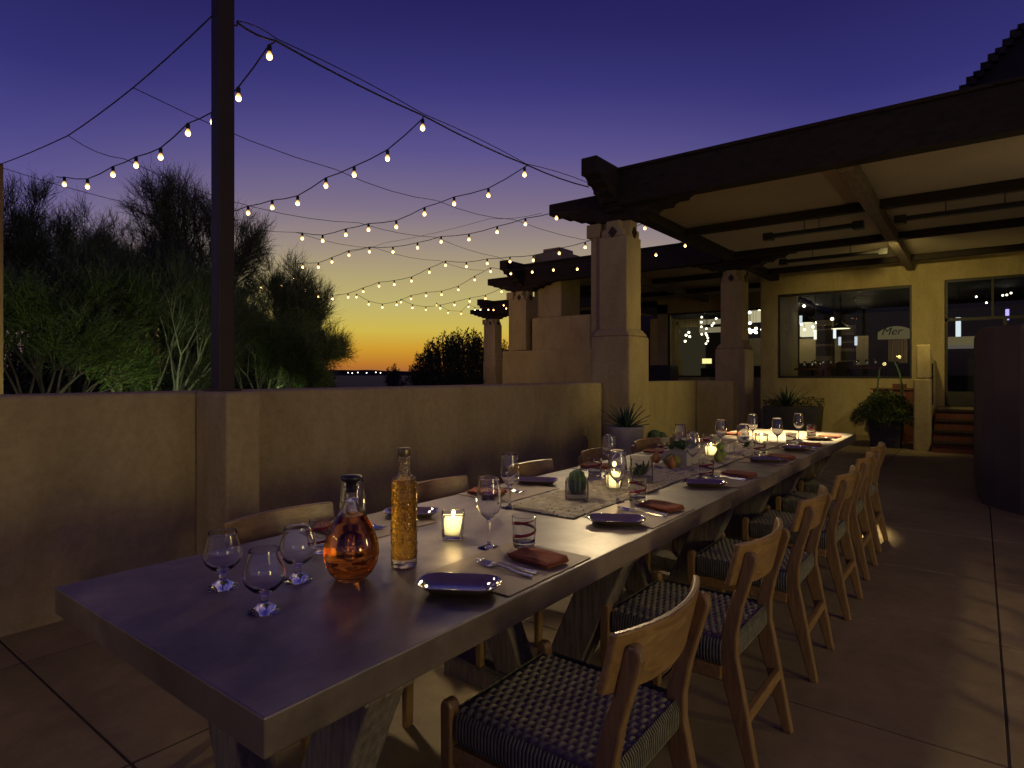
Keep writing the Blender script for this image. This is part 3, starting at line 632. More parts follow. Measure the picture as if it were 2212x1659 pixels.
def tumbler():
    t = thing('tumbler', 'x', 'tumbler')
    out = [(0, 0), (.033, 0), (.0355, .003), (.0365, .02), (.038, .06), (.040, .100)]
    inn = [(.0378, .1005), (.0356, .06), (.0338, .024), (.030, .018), (0, .0165)]
    m = MB(); m.lathe(fine(out+inn), 36); fixn(m.build('glass_body', M['glass'], t, smooth=True))
    vs = []; n = 60
    m = MB(); pts = []
    for i in range(n+1):
        a = i/n*2*PI*1.7; z = .022+.070*(i/n); r = .0362+.0042*(z/.1)
        w = .0052*math.sin(PI*min(1, max(.02, i/n)))**.4
        for dz, dr in ((-w, .0002), (0, .0016), (w, .0002), (0, -.0006)): vs.append(((r+dr)*math.cos(a), (r+dr)*math.sin(a), z+dz))
    fs = [(i*4+k, (i+1)*4+k, (i+1)*4+(k+1) % 4, i*4+(k+1) % 4) for i in range(n) for k in range(4)]
    m.add(vs, fs+[(3, 2, 1, 0), (n*4, n*4+1, n*4+2, n*4+3)]); m.build('ruby_swirl', RED, t, smooth=True); return t
RED = surf('ruby_swirl', (.16, .008, .01), (.24, .015, .015), 5, .12, bstr=0, spec=.6)
def put(proto, items, group, first=[None]):
    out = []
    for i, (u, v, lab) in enumerate(items):
        o = proto if i == 0 else copy_tree(proto)
        x, y = at(u, v); o.location = (x, y, TZ); o.rotation_euler = (0, 0, i*1.3+.4)
        tag(o, lab, group=group); out.append(o)
    return out
put(wineglass(), [(1056, 1183, 'wine glass beside the nearest lit candle, in front of the first tumbler'), (1101, 1097, 'wine glass behind the nearest one, by the wall side napkin'),
    (762, 1192, 'wine glass half hidden behind the amber decanter'), (1334, 1086, 'wine glass with the second candle glowing behind it'), (1316, 1029, 'wine glass behind the second candle, in front of the agave pot'),
    (1469.5, 991, 'wine glass behind the green succulents'), (1496, 1020, 'wine glass in front of the succulent box'), (1557, 973, 'wine glass behind the limes and third candle'),
    (1605, 988, 'wine glass beside the small agave clump, before the fourth candle'), (1626, 954, 'wine glass behind the fourth candle'), (1679, 968, 'wine glass between the fourth candle and the pink reflecting tumbler'),
    (1725, 951, 'wine glass farthest from the camera at the bright table end')], 'stemmed wine glasses set along the table')
put(snifter(), [(571, 1320, 'nearest snifter, in front of the two others'), (481, 1269, 'leftmost snifter, near the table edge'), (643, 1254, 'snifter right against the amber decanter')], 'empty short stemmed snifters')
put(tumbler(), [(1132, 1181, 'tumbler with a dark red swirl beside the nearest wine glass'), (696, 1190, 'tumbler with a red swirl behind the snifters, left of the decanter'), (1052, 1077, 'tumbler seen through the nearest wine glass'),
    (1285, 1027, 'tumbler before the second wall side napkin, left of the second candle'), (1377, 1083, 'tumbler with a red swirl at the second open side setting'), (1433, 989, 'tumbler left of the succulent box'),
    (1526, 1033, 'tumbler at the third open side setting, right of the succulent box'), (1529, 966, 'tumbler behind the third candle'), (1641, 984, 'tumbler in front of the fourth candle'),
    (1709, 963, 'tumbler with pinkish red stripes at the fifth setting'), (1753, 943, 'last tumbler, at the bright far end of the table')], 'tumblers with red glass swirls')
# ---- amber decanter
x, y = at(759, 1250)
t = thing('decanter', 'teardrop glass decanter full of amber spirit with a flat stopper', 'bottle', (x, y, TZ), .3)
out = [(0, .004), (.034, 0), (.042, .003), (.060, .022), (.071, .045), (.0755, .070), (.073, .095), (.064, .125), (.050, .155), (.034, .182), (.022, .200), (.0185, .212), (.018, .245), (.0205, .250), (.0205, .256)]
inn = [(.0152, .2562), (.0148, .212), (.0185, .198), (.031, .178), (.0465, .152), (.0602, .123), (.069, .095), (.0712, .070), (.0665, .047), (.055, .028), (.036, .018), (0, .015)]
m = MB(); m.lathe(fine(out+inn), 56); fixn(m.build('glass_body', M['glass'], t, smooth=True))
liq = [(0, .0149), (.0362, .0179), (.0552, .0279), (.0667, .047), (.0714, .070), (.0692, .095), (.0604, .123), (.0467, .152), (.0335, .1745), (0, .1745)]
m = MB(); m.lathe(fine(liq), 56); fixn(m.build('amber_spirit', M['cognac'], t, smooth=True))
m = MB(); m.lathe([(0, .238), (.0142, .238), (.0146, .262), (.0185, .266), (.027, .270), (.029, .276), (.027, .282), (0, .284)], 36); m.build('stopper', M['stopper'], t, smooth=True)
m = MB(); m.lathe([(.0188, .2125), (.0205, .215), (.0205, .218), (.0188, .2205)], 36); m.build('neck_ring', M['glass'], t, smooth=True)
# ---- tall bottle
x, y = at(873, 1222)
t = thing('tall_bottle', 'tall cylindrical bottle of pale gold spirit with embossed leafy glass', 'bottle', (x, y, TZ), .2)
R_ = .0375
out = [(0, .004), (R_-.006, 0), (R_, .004), (R_+.0005, .03), (R_, .245), (R_-.003, .256), (R_-.012, .263), (.0185, .268), (.0160, .278), (.0155, .312), (.0178, .314), (.0178, .320)]
inn = [(.0122, .3202), (.0122, .277), (.0155, .265), (R_-.014, .259), (R_-.0058, .2535), (R_-.004, .245), (R_-.004, .032), (R_-.008, .024), (0, .021)]
m = MB(); m.lathe(fine(out+inn), 48); fixn(m.build('glass_body', M['cut_glass'], t, smooth=True))
liq = [(0, .0209), (R_-.0079, .0239), (R_-.0037, .032), (R_-.0037, .245), (R_-.0055, .2537), (0, .2537)]
m = MB(); m.lathe(fine(liq), 48); fixn(m.build('golden_spirit', M['tequila'], t, smooth=True))
m = MB(); m.lathe([(0, .3203), (.0175, .3203), (.0182, .324), (.0182, .340), (.0165, .344), (0, .344)], 32); m.build('cap', surf('bottle_cap', (.16, .12, .06), (.22, .17, .09), 9, .35, bstr=0, metal=.6), t, smooth=True)
m = MB(); el = []
for k in range(33):
    a = 2*PI*k/32; ang = -2.55+.36*math.cos(a); el.append(((R_+.0012)*math.cos(ang), (R_+.0012)*math.sin(ang), .212+.014*math.sin(a)))
m.tube(el, .0011, 5)
for q in range(3):
    el = []
    for k in range(13):
        a = k/12*2*PI; ang = -2.55-.2+.2*q+.07*math.cos(a*1.5+q); el.append(((R_+.0012)*math.cos(ang), (R_+.0012)*math.sin(ang), .212+.008*math.sin(a+q*2)))
    m.tube(el, .0009, 5)
em = m.build('embossed_emblem', M['glass'], t, smooth=True)
# raised leaf relief round the body
m = MB(); rnd = random.Random(3)
for k in range(150):
    a = rnd.random()*2*PI; z = .035+.155*rnd.random(); L_ = .006+.006*rnd.random(); tl_ = (rnd.random()-.5)*1.2
    for s in range(1):
        p0 = ((R_+.0002)*math.cos(a), (R_+.0002)*math.sin(a), z); da = L_*math.sin(tl_)/R_
        p1 = ((R_+.0009)*math.cos(a+da/2), (R_+.0009)*math.sin(a+da/2), z+L_*.5); p2 = ((R_+.0002)*math.cos(a+da), (R_+.0002)*math.sin(a+da), z+L_)
        m.tube([p0, p1, p2], [.0006, .0018, .0005], 5)
m.build('leaf_relief', M['cut_glass'], t, smooth=True)
# ---- votive candles
def candle():
    t = thing('votive_candle', 'x', 'candle')
    m = MB()
    def sq(w, z, tw): return [(w*c*math.cos(tw)-w*s*math.sin(tw), w*c*math.sin(tw)+w*s*math.cos(tw), z) for c, s in ((-1,-1),(1,-1),(1,1),(-1,1))]
    rings = [sq(.030, 0, 0), sq(.033, .006, .03), sq(.036, .05, .12), sq(.039, .088, .2), sq(.0345, .0885, .2), sq(.031, .05, .12), sq(.027, .012, .03)]
    vs = [p for r in rings for p in r]; fs = [(3, 2, 1, 0), tuple(24+k for k in (0, 1, 2, 3))]
    for i in range(6):
        for k in range(4): l = (k+1) % 4; fs.append((i*4+k, i*4+l, (i+1)*4+l, (i+1)*4+k))
    m.add(vs, fs); o = m.build('glass_cup', M['glass'], t, bevel=.0025); fixn(o)
    m = MB()
    rings = [sq(.0245, .0145, .03), sq(.0275, .045, .11), sq(.0295, .066, .15)]
    vs = [p for r in rings for p in r]; m.add(vs, [(3, 2, 1, 0), (8, 9, 10, 11)]+[(i*4+k, i*4+(k+1) % 4, (i+1)*4+(k+1) % 4, (i+1)*4+k) for i in range(2) for k in range(4)])
    w = m.build('wax', M['wax'], t, bevel=.002)
    m = MB(); m.tube([(0, 0, .060), (0, .001, .066)], .0008, 5); m.build('wick', M['black'], w)
    m = MB(); m.lathe([(0, .068), (.0042, .072), (.0055, .077), (.0038, .085), (0, .094)], 12); m.build('flame', M['flame'], t, smooth=True)
    return t
cs = put(candle(), [(979, 1161, 'nearest lit candle in a twisted square glass, beside the tall bottle'), (1325.5, 1058, 'second lit candle, seen behind a wine glass on the runner'),
     (1536, 987, 'third lit candle, next to the limes'), (1645, 961, 'fourth lit candle, towards the bright table end')], 'lit votive candles')
for c in cs: c.rotation_euler = (0, 0, .55)
# ---- runner
def runner():
    X0, X1, Y0, Y1 = 2.0, 5.25, 1.235, 1.60; NX, NY = 65, 9; kx, ky = 7, 6
    rnd = random.Random(2); jit = [[rnd.random() for _ in range(NY+1)] for _ in range(NX+1)]
    def fn(a, b):
        cx, cy = a*NX, b*NY; i = min(int(cx), NX-1); j = min(int(cy), NY-1); fx, fy = cx-i, cy-j
        if (i+j) % 2: h = .0062*(math.sin(PI*min(.97, max(.03, fx)))**.6)*(1 if .12 < fy < .88 else .25)
        else: h = .0062*(math.sin(PI*min(.97, max(.03, fy)))**.6)*(1 if .1 < fx < .9 else .25)
        h *= .9+.7*jit[i][j]
        e = min(a*NX, (1-a)*NX, b*NY, (1-b)*NY); h *= min(1, e*2+.1)
        return (X0+(X1-X0)*a, Y0+(Y1-Y0)*b+.004*math.sin(a*23), .7525+h)
    m = MB(); m.grid(NX*kx+1, NY*ky+1, fn)
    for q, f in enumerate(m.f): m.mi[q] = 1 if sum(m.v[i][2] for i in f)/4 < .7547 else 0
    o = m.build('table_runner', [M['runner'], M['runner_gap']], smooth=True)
    return tag(o, 'long coarse woven jute runner down the middle of the table', 'table runner')
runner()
# ---- place settings
def rrect(w, h, r, n=6):
    pts = []
    for cx, cy, a0 in ((w-r, h-r, 0), (-w+r, h-r, PI/2), (-w+r, -h+r, PI), (w-r, -h+r, 1.5*PI)):
        for k in range(n+1): a = a0+PI/2*k/n; pts.append((cx+r*math.cos(a), cy+r*math.sin(a)))
    return pts
def ringmesh(levels, close=True):
    n = len(levels[0][0]); vs = []; fs = []
    for pts, z in levels: vs += [(p[0], p[1], z) for p in pts]
    for i in range(len(levels)-1):
        for k in range(n): l = (k+1) % n; fs.append((i*n+k, i*n+l, (i+1)*n+l, (i+1)*n+k))
    fs.append(tuple(range(n-1, -1, -1))); fs.append(tuple((len(levels)-1)*n+k for k in range(n)))
    return vs, fs
def plate():
    m = MB(); L_ = []
    for w, h, r, z in ((.072, .036, .03, 0), (.078, .042, .035, .002), (.098, .056, .045, .016), (.108, .064, .05, .0235), (.1085, .0645, .05, .0255), (.106, .062, .049, .0255), (.094, .052, .043, .0165), (.080, .041, .035, .0075), (.07, .033, .028, .0058)):
        L_.append((rrect(w, h, r, 8), z))
    m.add(*ringmesh(L_)); o = m.build('plate', M['plate'], smooth=True); return o
pl = plate()
for i, (px, py, a, lab) in enumerate([(1.165, 1.065, -1.03, 'oblong brown glazed plate nearest the camera, mirroring the blue sky'), (2.04, 1.075, -1.02, 'oblong plate at the second open side setting, by the red swirled tumbler'),
        (3.0, 1.09, -1.0, 'oblong plate at the third open side setting, before the succulent box'), (4.06, 1.08, -1.05, 'oblong plate at the fourth open side setting, beyond the table joint'),
        (4.82, 1.07, -1.0, 'oblong plate at the fifth open side setting, below the pinkish tumbler'), (5.68, 1.08, -1.0, 'oblong plate at the last open side setting on the bright end'),
        (1.66, 1.77, -1.0, 'oblong plate on the wall side, half hidden behind the tall bottle'), (2.54, 1.79, -1.05, 'oblong plate on the wall side, right of the second wine glass')]):
    o = pl if i == 0 else pl.copy()
    if i: COL.objects.link(o)
    o.location = (px, py, TZ+.0005); o.rotation_euler = (0, 0, a); tag(o, lab, 'plate', 'oblong stoneware plates')
def placemat():
    m = MB(); L_ = [(rrect(.205, .148, .006, 2), 0), (rrect(.206, .149, .006, 2), .002), (rrect(.205, .148, .006, 2), .0032)]
    m.add(*ringmesh(L_)); return m.build('placemat', M['mat_leather'])
mt = placemat(); MATZ = TZ+.0037
sets_r = [(1.415, 1.488, 'nearest the camera on the open side'), (2.265, 2.38, 'at the second open side setting'), (3.25, 3.40, 'at the third open side setting, just before the table joint'),
          (4.16, 4.27, 'at the fourth open side setting'), (5.02, 5.15, 'at the fifth open side setting'), (5.86, 5.96, 'at the last open side setting')]
sets_l = [(1.45, 1.33, 'on the wall side behind the decanter'), (2.30, 2.175, 'on the wall side left of the second wine glass'), (3.28, 3.18, 'on the wall side, third from the camera'),
          (4.14, 4.04, 'on the wall side behind the succulent box'), (4.92, 4.84, 'on the wall side next to last'), (5.72, 5.64, 'on the wall side at the far end')]
k = 0
allsets = [(mx_, nx_, l, 1.085, 1) for mx_, nx_, l in sets_r]+[(mx_, nx_, l, 1.775, -1) for mx_, nx_, l in sets_l]
for mx_, nx_, lab, my, s in allsets:
    o = mt if k == 0 else mt.copy()
    if k: COL.objects.link(o)
    k += 1; o.location = (mx_, my, TZ); o.rotation_euler = (0, 0, 0); tag(o, 'tan leather placemat '+lab, 'placemat', 'tan leather placemats')
def napkin():
    m = MB(); rnd = random.Random(4)
    hw, hl = .048, .082
    def layer(z0, z1, dx, dy, w, l, ph):
        n = 9
        L_ = []
        for q, f in ((0, .985), (.25, 1.0), (.75, 1.0), (1, .985)):
            pts = rrect(w*f, l*f, .003, 2); L_.append(([(p[0]+dx+.003*math.sin(p[1]*40+ph), p[1]+dy+.002*math.sin(p[0]*60+ph)) for p in pts], z0+(z1-z0)*q))
        m.add(*ringmesh(L_))
    layer(0, .0036, 0, 0, hw, hl, 0); layer(.0040, .0076, .003, -.003, hw*.985, hl*.975, 1); layer(.0080, .0112, -.002, .002, hw*.97, hl*.985, 2.2)
    # softly creased top fold
    def fn(a, b):
        x = -hw+2*hw*a; y = -hl+2*hl*b; e = min(a, 1-a)*9; e2 = min(b, 1-b)*12
        z = .0120+.0022*min(1, e*2)**.5*min(1, e2*2)**.5+.0016*math.sin(x*75+y*14)+.0014*abs(math.sin(y*28+x*20))+(.0030 if x+.25*y > .012 else 0)
        if e < .01 or e2 < .01: z = .0105
        return (x*.985+.002+.003*math.sin(y*40+2), y*.985-.003, z)
    m.grid(22, 30, fn)
    return m.build('folded_napkin', M['rust_cloth'], smooth=True)
nk = napkin(); k = 0
def fork():
    t = thing('fork', 'x', 'fork')
    m = MB()
    hp = [(-.105, .0035, .0058, .0028), (-.095, .004, .0062, .003), (-.05, .005, .0048, .0026), (-.01, .010, .0034, .0024), (.015, .0115, .0030, .0022), (.03, .008, .0036, .002), (.042, .0042, .0095, .0013), (.056, .0032, .0115, .0012)]
    vs = []; fs = []
    for y, z, w, h in hp: vs += [(-w, y, z-h), (w, y, z-h), (w*.8, y, z+h), (-w*.8, y, z+h)]
    for i in range(len(hp)-1):
        for q in range(4): l = (q+1) % 4; fs.append((i*4+q, i*4+l, (i+1)*4+l, (i+1)*4+q))
    fs += [(3, 2, 1, 0), tuple(len(vs)-4+q for q in range(4))]
    m.add(vs, fs); m.build('handle', M['steel'], t, bevel=.0008)
    for q in range(4):
        x = -.0092+.00613*q; m = MB(); m.tube([(x, .054, .0033), (x*1.02, .07, .0035), (x*1.04, .086, .0058), (x*1.02, .103, .0105)], [.0019, .0015, .0014, .0007], 6); m.build('tine', M['steel'], t, smooth=True)
    return t
def knife():
    t = thing('table_knife', 'x', 'knife')
    m = MB(); m.tube([(0, -.105, .006), (0, -.10, .006), (0, -.03, .0055), (0, -.005, .005)], [.0035, .0062, .0052, .004], 8); m.build('handle', M['steel'], t, smooth=True)
    m = MB(); m.prism([(-.006, 0), (.006, 0), (.0085, .05), (.007, .09), (.001, .112), (-.006, .10)], .003, .005); m.build('blade', M['steel'], t, bevel=.0006); return t
fk = fork(); kn = knife(); nf = 0
for i, (mx_, nx_, lab, my, s) in enumerate(allsets):
    o = nk if i == 0 else nk.copy()
    if i: COL.objects.link(o)
    ny = 1.045 if s > 0 else 1.815
    o.location = (nx_, ny, MATZ+.004); o.rotation_euler = (0, 0, (.12, -.1, .05, -.06, .1, 0)[i % 6]+(-.25 if s > 0 else .2)); tag(o, 'folded rust napkin '+lab, 'napkin', 'folded rust napkins')
    if i in (4,): o.rotation_euler = (0, 0, .3)
    for q, (dx, dy, ww) in enumerate(((-.105, .045, 'fork nearer the napkin '), (-.132, .037, 'fork on the outer side '))):
        c = fk if nf == 0 else copy_tree(fk)
        nf += 1; c.location = (nx_+s*dx, (1.075 if s > 0 else 1.785)+s*(dy-.04), MATZ); c.rotation_euler = (0, 0, (-.04 if q else .05)+(0 if s > 0 else PI)); tag(c, ww+lab, 'fork', 'steel forks on the placemats')
    c = kn if i == 0 else copy_tree(kn)
    c.location = (nx_+s*.045, (1.065 if s > 0 else 1.795), MATZ); c.rotation_euler = (0, 0, -.35 if s > 0 else PI-.35); tag(c, 'knife under the napkin '+lab, 'knife', 'steel knives')
# ---- plants on the table
def glasscube(t, w, h):
    m = MB(); i = w-.004
    L_ = [(rrect(w, w, .006, 2), 0), (rrect(w, w, .006, 2), h), (rrect(i, i, .004, 2), h), (rrect(i, i, .004, 2), .008)]
    m.add(*ringmesh(L_)); fixn(m.build('glass_box', M['glass'], t))
    m = MB(); m.box(-i+.001, i-.001, -i+.001, i-.001, .0085, .026); m.build('gravel', M['sand'], t, bevel=.003)
def cactus(m, c, r, h, ribs=12):
    prof = [(r*math.sin(PI*min(1, k/12*.5+.5*(k/12)**1.2+.06*(k < 12)))**.6 if k < 12 else 0, h*k/12) for k in range(13)]
    prof = [(r*.7, 0), (r*.95, h*.2), (r, h*.45), (r*.97, h*.65), (r*.8, h*.85), (r*.45, h*.96), (0, h)]
    m.lathe(prof, ribs*4, c, squash=lambda a: 1+.09*math.cos(ribs*a))
def spines(m, c, r, h, ribs, rnd, n=9):
    for q in range(ribs):
        a = 2*PI*q/ribs
        for k in range(n):
            z = h*(.12+.8*k/n); rr = r*1.08*(1 if z < h*.6 else math.sqrt(max(.05, 1-((z-h*.6)/(h*.42))**2)))
            p = Vector((c[0]+rr*math.cos(a), c[1]+rr*math.sin(a), c[2]+z))
            for s in range(2):
                d = Vector((math.cos(a+rnd.uniform(-.6, .6)), math.sin(a+rnd.uniform(-.6, .6)), rnd.uniform(-.2, .7)))*.008; m.tube([p, p+d], [.0006, .0002], 3, cap=False)
SPINE = surf('cactus_spine', (.35, .3, .18), (.5, .45, .3), 5, .6, bstr=0)
x, y = at(1247, 1081)
t = thing('potted_cactus', 'small ribbed cactus in a square glass box, nearest plant on the runner', 'cactus', (x, y, .757), .5)
glasscube(t, .05, .085); m = MB(); cactus(m, (0, 0, .026), .037, .105, 11); m.build('cactus', M['cactus'], t, smooth=True)
m = MB(); rnd = random.Random(1); spines(m, (0, 0, .026), .037, .105, 11, rnd, 10); m.build('spines', SPINE, t)
x, y = at(1385, 1043)
t = thing('succulent_terrarium', 'taller square glass box with green succulents, behind the second tumbler', 'terrarium', (x, y, .757), .5)
glasscube(t, .055, .125)
def rosette(m, c, n, L_, w, up, rnd, th=.003):
    for k in range(n):
        a = k*2.4+rnd.uniform(-.2, .2); f = k/n; el = up+(1.25-up)*f; l = L_*(1-.45*f)*rnd.uniform(.85, 1.1)
        d = Vector((math.cos(a)*math.cos(el), math.sin(a)*math.cos(el), math.sin(el))); s = Vector((-math.sin(a), math.cos(a), 0)); u_ = d.cross(s)*-1
        p = Vector(c); vs = []
        for q, (tq, ww) in enumerate(((0, .5), (.35, 1), (.7, .8), (1, .04))):
            o = p+d*l*tq+Vector((0, 0, .25*l*tq*tq*(1 if el < .9 else 0))); vs += [o-s*w*ww/2, o-u_*th*ww, o+s*w*ww/2, o+u_*th*ww*.5]
        fs = [(i*4+j, i*4+(j+1) % 4, (i+1)*4+(j+1) % 4, (i+1)*4+j) for i in range(3) for j in range(4)]+[(12, 13, 14, 15)]
        m.add(vs, fs)
rnd = random.Random(8)
m = MB(); rosette(m, (-.02, .01, .03), 14, .07, .02, .5, rnd); rosette(m, (.022, -.012, .03), 16, .085, .018, .6, rnd); rosette(m, (.01, .03, .03), 12, .06, .02, .4, rnd)
m.build('succulent', M['leaf_light'], t)
t = thing('succulent_box', 'grey concrete planter box overflowing with dark green succulents', 'planter', (3.60, 1.46, .757), 0)
m = MB(); m.box(-.075, .15, -.075, .075, 0, .088); m.build('box', M['concrete_pot'], t, bevel=.004)
m = MB()
for k in range(17):
    rosette(m, (-.06+.2*rnd.random(), -.06+.12*rnd.random(), .085+.02*rnd.random()), 12, .05+.02*rnd.random(), .018, .25, rnd)
m.build('succulent', M['cactus'], t)
x, y = at(1611, 968)
t = thing('small_agave', 'little dark agave clump on the runner beside the fourth candle', 'plant', (x, y, .757)); m = MB(); rosette(m, (0, 0, .0), 18, .085, .02, .35, rnd); m.build('leaves', M['agave'], t)
# fruit
def pear(m, r=.031, h=.085):
    m.lathe([(0, .002), (r*.5, 0), (r*.9, r*.45), (r, r*.9), (r*.85, r*1.5), (r*.52, r*2.05), (r*.36, r*2.4), (r*.2, r*2.65), (0, r*2.7)], 20)
def fruit(kind, u, v, lab, mat, tilt=0, r=.031, rz=0, grp='small pears among the succulents'):
    x, y = at(u, v); t = thing(kind, lab, kind, (x, y, .758), rz, grp); m = MB(); pear(m, r); m.tube([(0, 0, r*2.65), (.003, 0, r*2.65+.012)], .0014, 5)
    if tilt: m.xf(Matrix.Translation((0, 0, r*.55)) @ Matrix.Rotation(tilt, 4, 'X'))
    o = m.build('flesh', mat, t, smooth=True); return t
fruit('pear', 1438, 1010, 'yellow green pear lying left of the orange one', M['pear_green'], .5, .027, .8)
fruit('pear', 1451, 1014, 'orange blushed pear in front of the succulent box', M['pear_red'], 0, .027)
fruit('pear', 1464, 1012, 'green pear leaning right of the orange one', M['pear_green'], -.3, .026)
fruit('pear', 1416, 1008, 'dark red pear left of the succulent box', M['pear_red'], .1, .028)
fruit('pear', 1552, 1001, 'dark green pear standing before the third candle', M['pear_green'], 0, .03)
for u, v, z, lab in ((1560, 985, .035, 'lower lime beside the third candle'), (1561, 983, .085, 'upper lime balanced above the other one')):
    x, y = at(1560, 990); m = MB(); m.sphere((0, 0, 0), .027, 18, 12); o = m.build('lime', M['lime'], smooth=True, loc=(x, y+(z-.035)*.3, .752+z-.008)); tag(o, lab, 'lime', 'limes beside the third candle')
x, y = at(1577, 983)
t = thing('small_glass', 'low clear empty glass between the limes and the small agave', 'glass', (x, y, .757)); m = MB(); m.lathe([(0, 0), (.028, 0), (.034, .06), (.032, .06), (.0265, .004), (0, .004)], 24); fixn(m.build('glass_body', M['glass'], t, smooth=True))
# ================================================================ pots and planters on the terrace
def blades(m, c, n, L_, w, rnd, lo=.35, hi=1.35, droop=.35, th=.006, segs=6):
    for k in range(n):
        a = k*2.399+rnd.uniform(-.15, .15); f = (k+.5)/n; el = lo+(hi-lo)*f; l = L_*rnd.uniform(.8, 1.1)*(.8+.2*math.sin(PI*f))
        s = Vector((-math.sin(a), math.cos(a), 0)); p = Vector(c); e = el; vs = []
        for q in range(segs+1):
            tq = q/segs; ww = w*(.55+1.2*tq*(1-tq)*1.6)*(1-tq**3)+.001
            d = Vector((math.cos(a)*math.cos(e), math.sin(a)*math.cos(e), math.sin(e))); u_ = d.cross(s)
            vs += [p-s*ww/2+u_*-.25*ww, p+u_*th*.5, p+s*ww/2+u_*-.25*ww, p-u_*-(-th)]
            p = p+d*l/segs; e -= droop/segs
        m.add(vs, [(i*4+j, i*4+(j+1) % 4, (i+1)*4+(j+1) % 4, (i+1)*4+j) for i in range(segs) for j in range(4)])
rnd = random.Random(21)
t = thing('agave_pot', 'tall tapered pale concrete pot with a spiky dark agave beside the big pillar', 'potted plant', (6.50, 3.30, 0))
m = MB(); m.lathe([(0, 0), (.15, 0), (.155, .01), (.205, .66), (.212, .70), (.195, .70), (.185, .66), (0, .65)], 40); m.build('pot', M['concrete_pot'], t, smooth=True)
m = MB(); m.lathe([(0, .655), (.187, .655)], 24); m.build('soil', M['soil'], t)
m = MB(); blades(m, (0, 0, .65), 34, .36, .034, rnd, .35, 1.5, .35); m.build('agave', M['agave'], t, smooth=True)
t = thing('cactus_pot', 'low round pot with a brownish barrel cactus clump beside the agave pot', 'potted plant', (7.62, 3.42, 0))
m = MB(); m.lathe([(0, 0), (.12, 0), (.165, .45), (.172, .48), (.155, .48), (.15, .45), (0, .44)], 32); m.build('pot', M['concrete_pot'], t, smooth=True)
m = MB()
for cx, cy, r in ((-.05, .0, .075), (.055, .03, .065), (.01, -.07, .06)): cactus(m, (cx, cy, .43), r, r*1.9, 12)
m.build('cactus', M['cactus'], t, smooth=True)
t = thing('trough_planter', 'long dark trough planter with agaves below the dining room window', 'planter', (14.5, 3.28, 0))
m = MB(); m.frustum((0, 0), .5, .56, 0, .60, 1.06, 1.14); m.build('trough', M['dark_pot'], t, bevel=.01)
m = MB(); blades(m, (-.05, .12, .58), 26, .55, .05, rnd, .3, 1.45, .3); m.build('agave', M['agave'], t, smooth=True)
m = MB()
for k in range(700):
    x, y = rnd.uniform(-.27, .27), rnd.uniform(-.6, .6); z = .6+rnd.random()*(.18 if y < -.05 else .11); a = rnd.random()*6.28; d = Vector((math.cos(a), math.sin(a), rnd.uniform(-.2, 1)))*.07; s = Vector((-math.sin(a), math.cos(a), 0))*.012
    p = Vector((x, y, z)); m.add([p, p+d*.5+s, p+d, p+d*.5-s], [(0, 1, 2, 3)])
m.build('ground_cover', M['leaf_dark'], t)
t = thing('leafy_planter', 'square dark planter with a bushy bright green plant and two tall spiny stems', 'planter', (12.88, 1.34, 0))
m = MB(); m.frustum((0, 0), .44, .52, 0, .5); m.build('pot', M['dark_pot'], t, bevel=.01)
m = MB()
for k in range(9500):
    th = rnd.random()*2*PI; r = .50*rnd.random()**.6; x, y = r*math.cos(th), r*math.sin(th)*1.15
    top = .98-.55*(r/.55)**2+.06*math.sin(x*17)*math.cos(y*13); lo = .52 if r < .26 else .34; z = lo+(top-lo)*rnd.random()**.45
    a = rnd.random()*6.28; e = rnd.uniform(-.6, 1.1); d = Vector((math.cos(a)*math.cos(e), math.sin(a)*math.cos(e), math.sin(e)))*rnd.uniform(.03, .055); s = Vector((-math.sin(a), math.cos(a), 0))*.012
    p = Vector((x, y, z)); m.add([p, p+d*.5+s, p+d, p+d*.5-s], [(0, 1, 2, 3)])
m.build('foliage', M['leaf_light'], t)
m = MB(); blades(m, (0, 0, .48), 10, .4, .03, rnd, .2, .8, .5); m.build('strap_leaves', M['agave'], t, smooth=True)
for (dx, dy, h, bend) in ((-.02, .08, 1.40, .06), (.02, -.12, 1.56, -.16)):
    m = MB(); pts = []; rs = []
    for q in range(13):
        f = q/12; pts.append((dx, dy+bend*(1 if bend > 0 else 1)*math.sin(f*PI*.9)*.9+(.05*f if bend < 0 else 0), .5+(h-.5)*f)); rs.append(.036*(1-f*.75)*(.85+.15*math.sin(q*2.1)))
    m.tube(pts, rs, 8)
    for p, r in zip(pts, rs):
        for q in range(7):
            a = rnd.random()*6.28; P0 = Vector(p)+Vector((0, 0, rnd.uniform(-.04, .04))); d = Vector((math.cos(a), math.sin(a), .3)); m.tube([P0+d*r*.9, P0+d*(r+.022)], [.003, .001], 3, cap=False)
    m.build('spiny_stem', M['cactus'], t)
# host stand
t = thing('host_stand', 'red brown wooden host stand with a small box on top behind the leafy planter', 'stand', (14.2, 1.28, 0))
m = MB(); m.box(-.25, .25, -.46, .40, 0, 1.0); m.build('cabinet', M['mahogany'], t, bevel=.008)
m = MB(); m.box(-.29, .29, -.50, .44, 1.001, 1.03); m.build('counter', M['mahogany'], t, bevel=.006)
for yy in (-.3, -.05, .2): m = MB(); m.box(-.262, -.251, yy-.1, yy+.1, .12, .9); m.build('door_panel', M['mahogany'], t, bevel=.004)
m = MB(); m.box(14.05, 14.25, 1.14, 1.36, 1.032, 1.12); o = m.build('menu_box', M['mahogany'], bevel=.006); tag(o, 'small red brown box lying on the host stand', 'box')
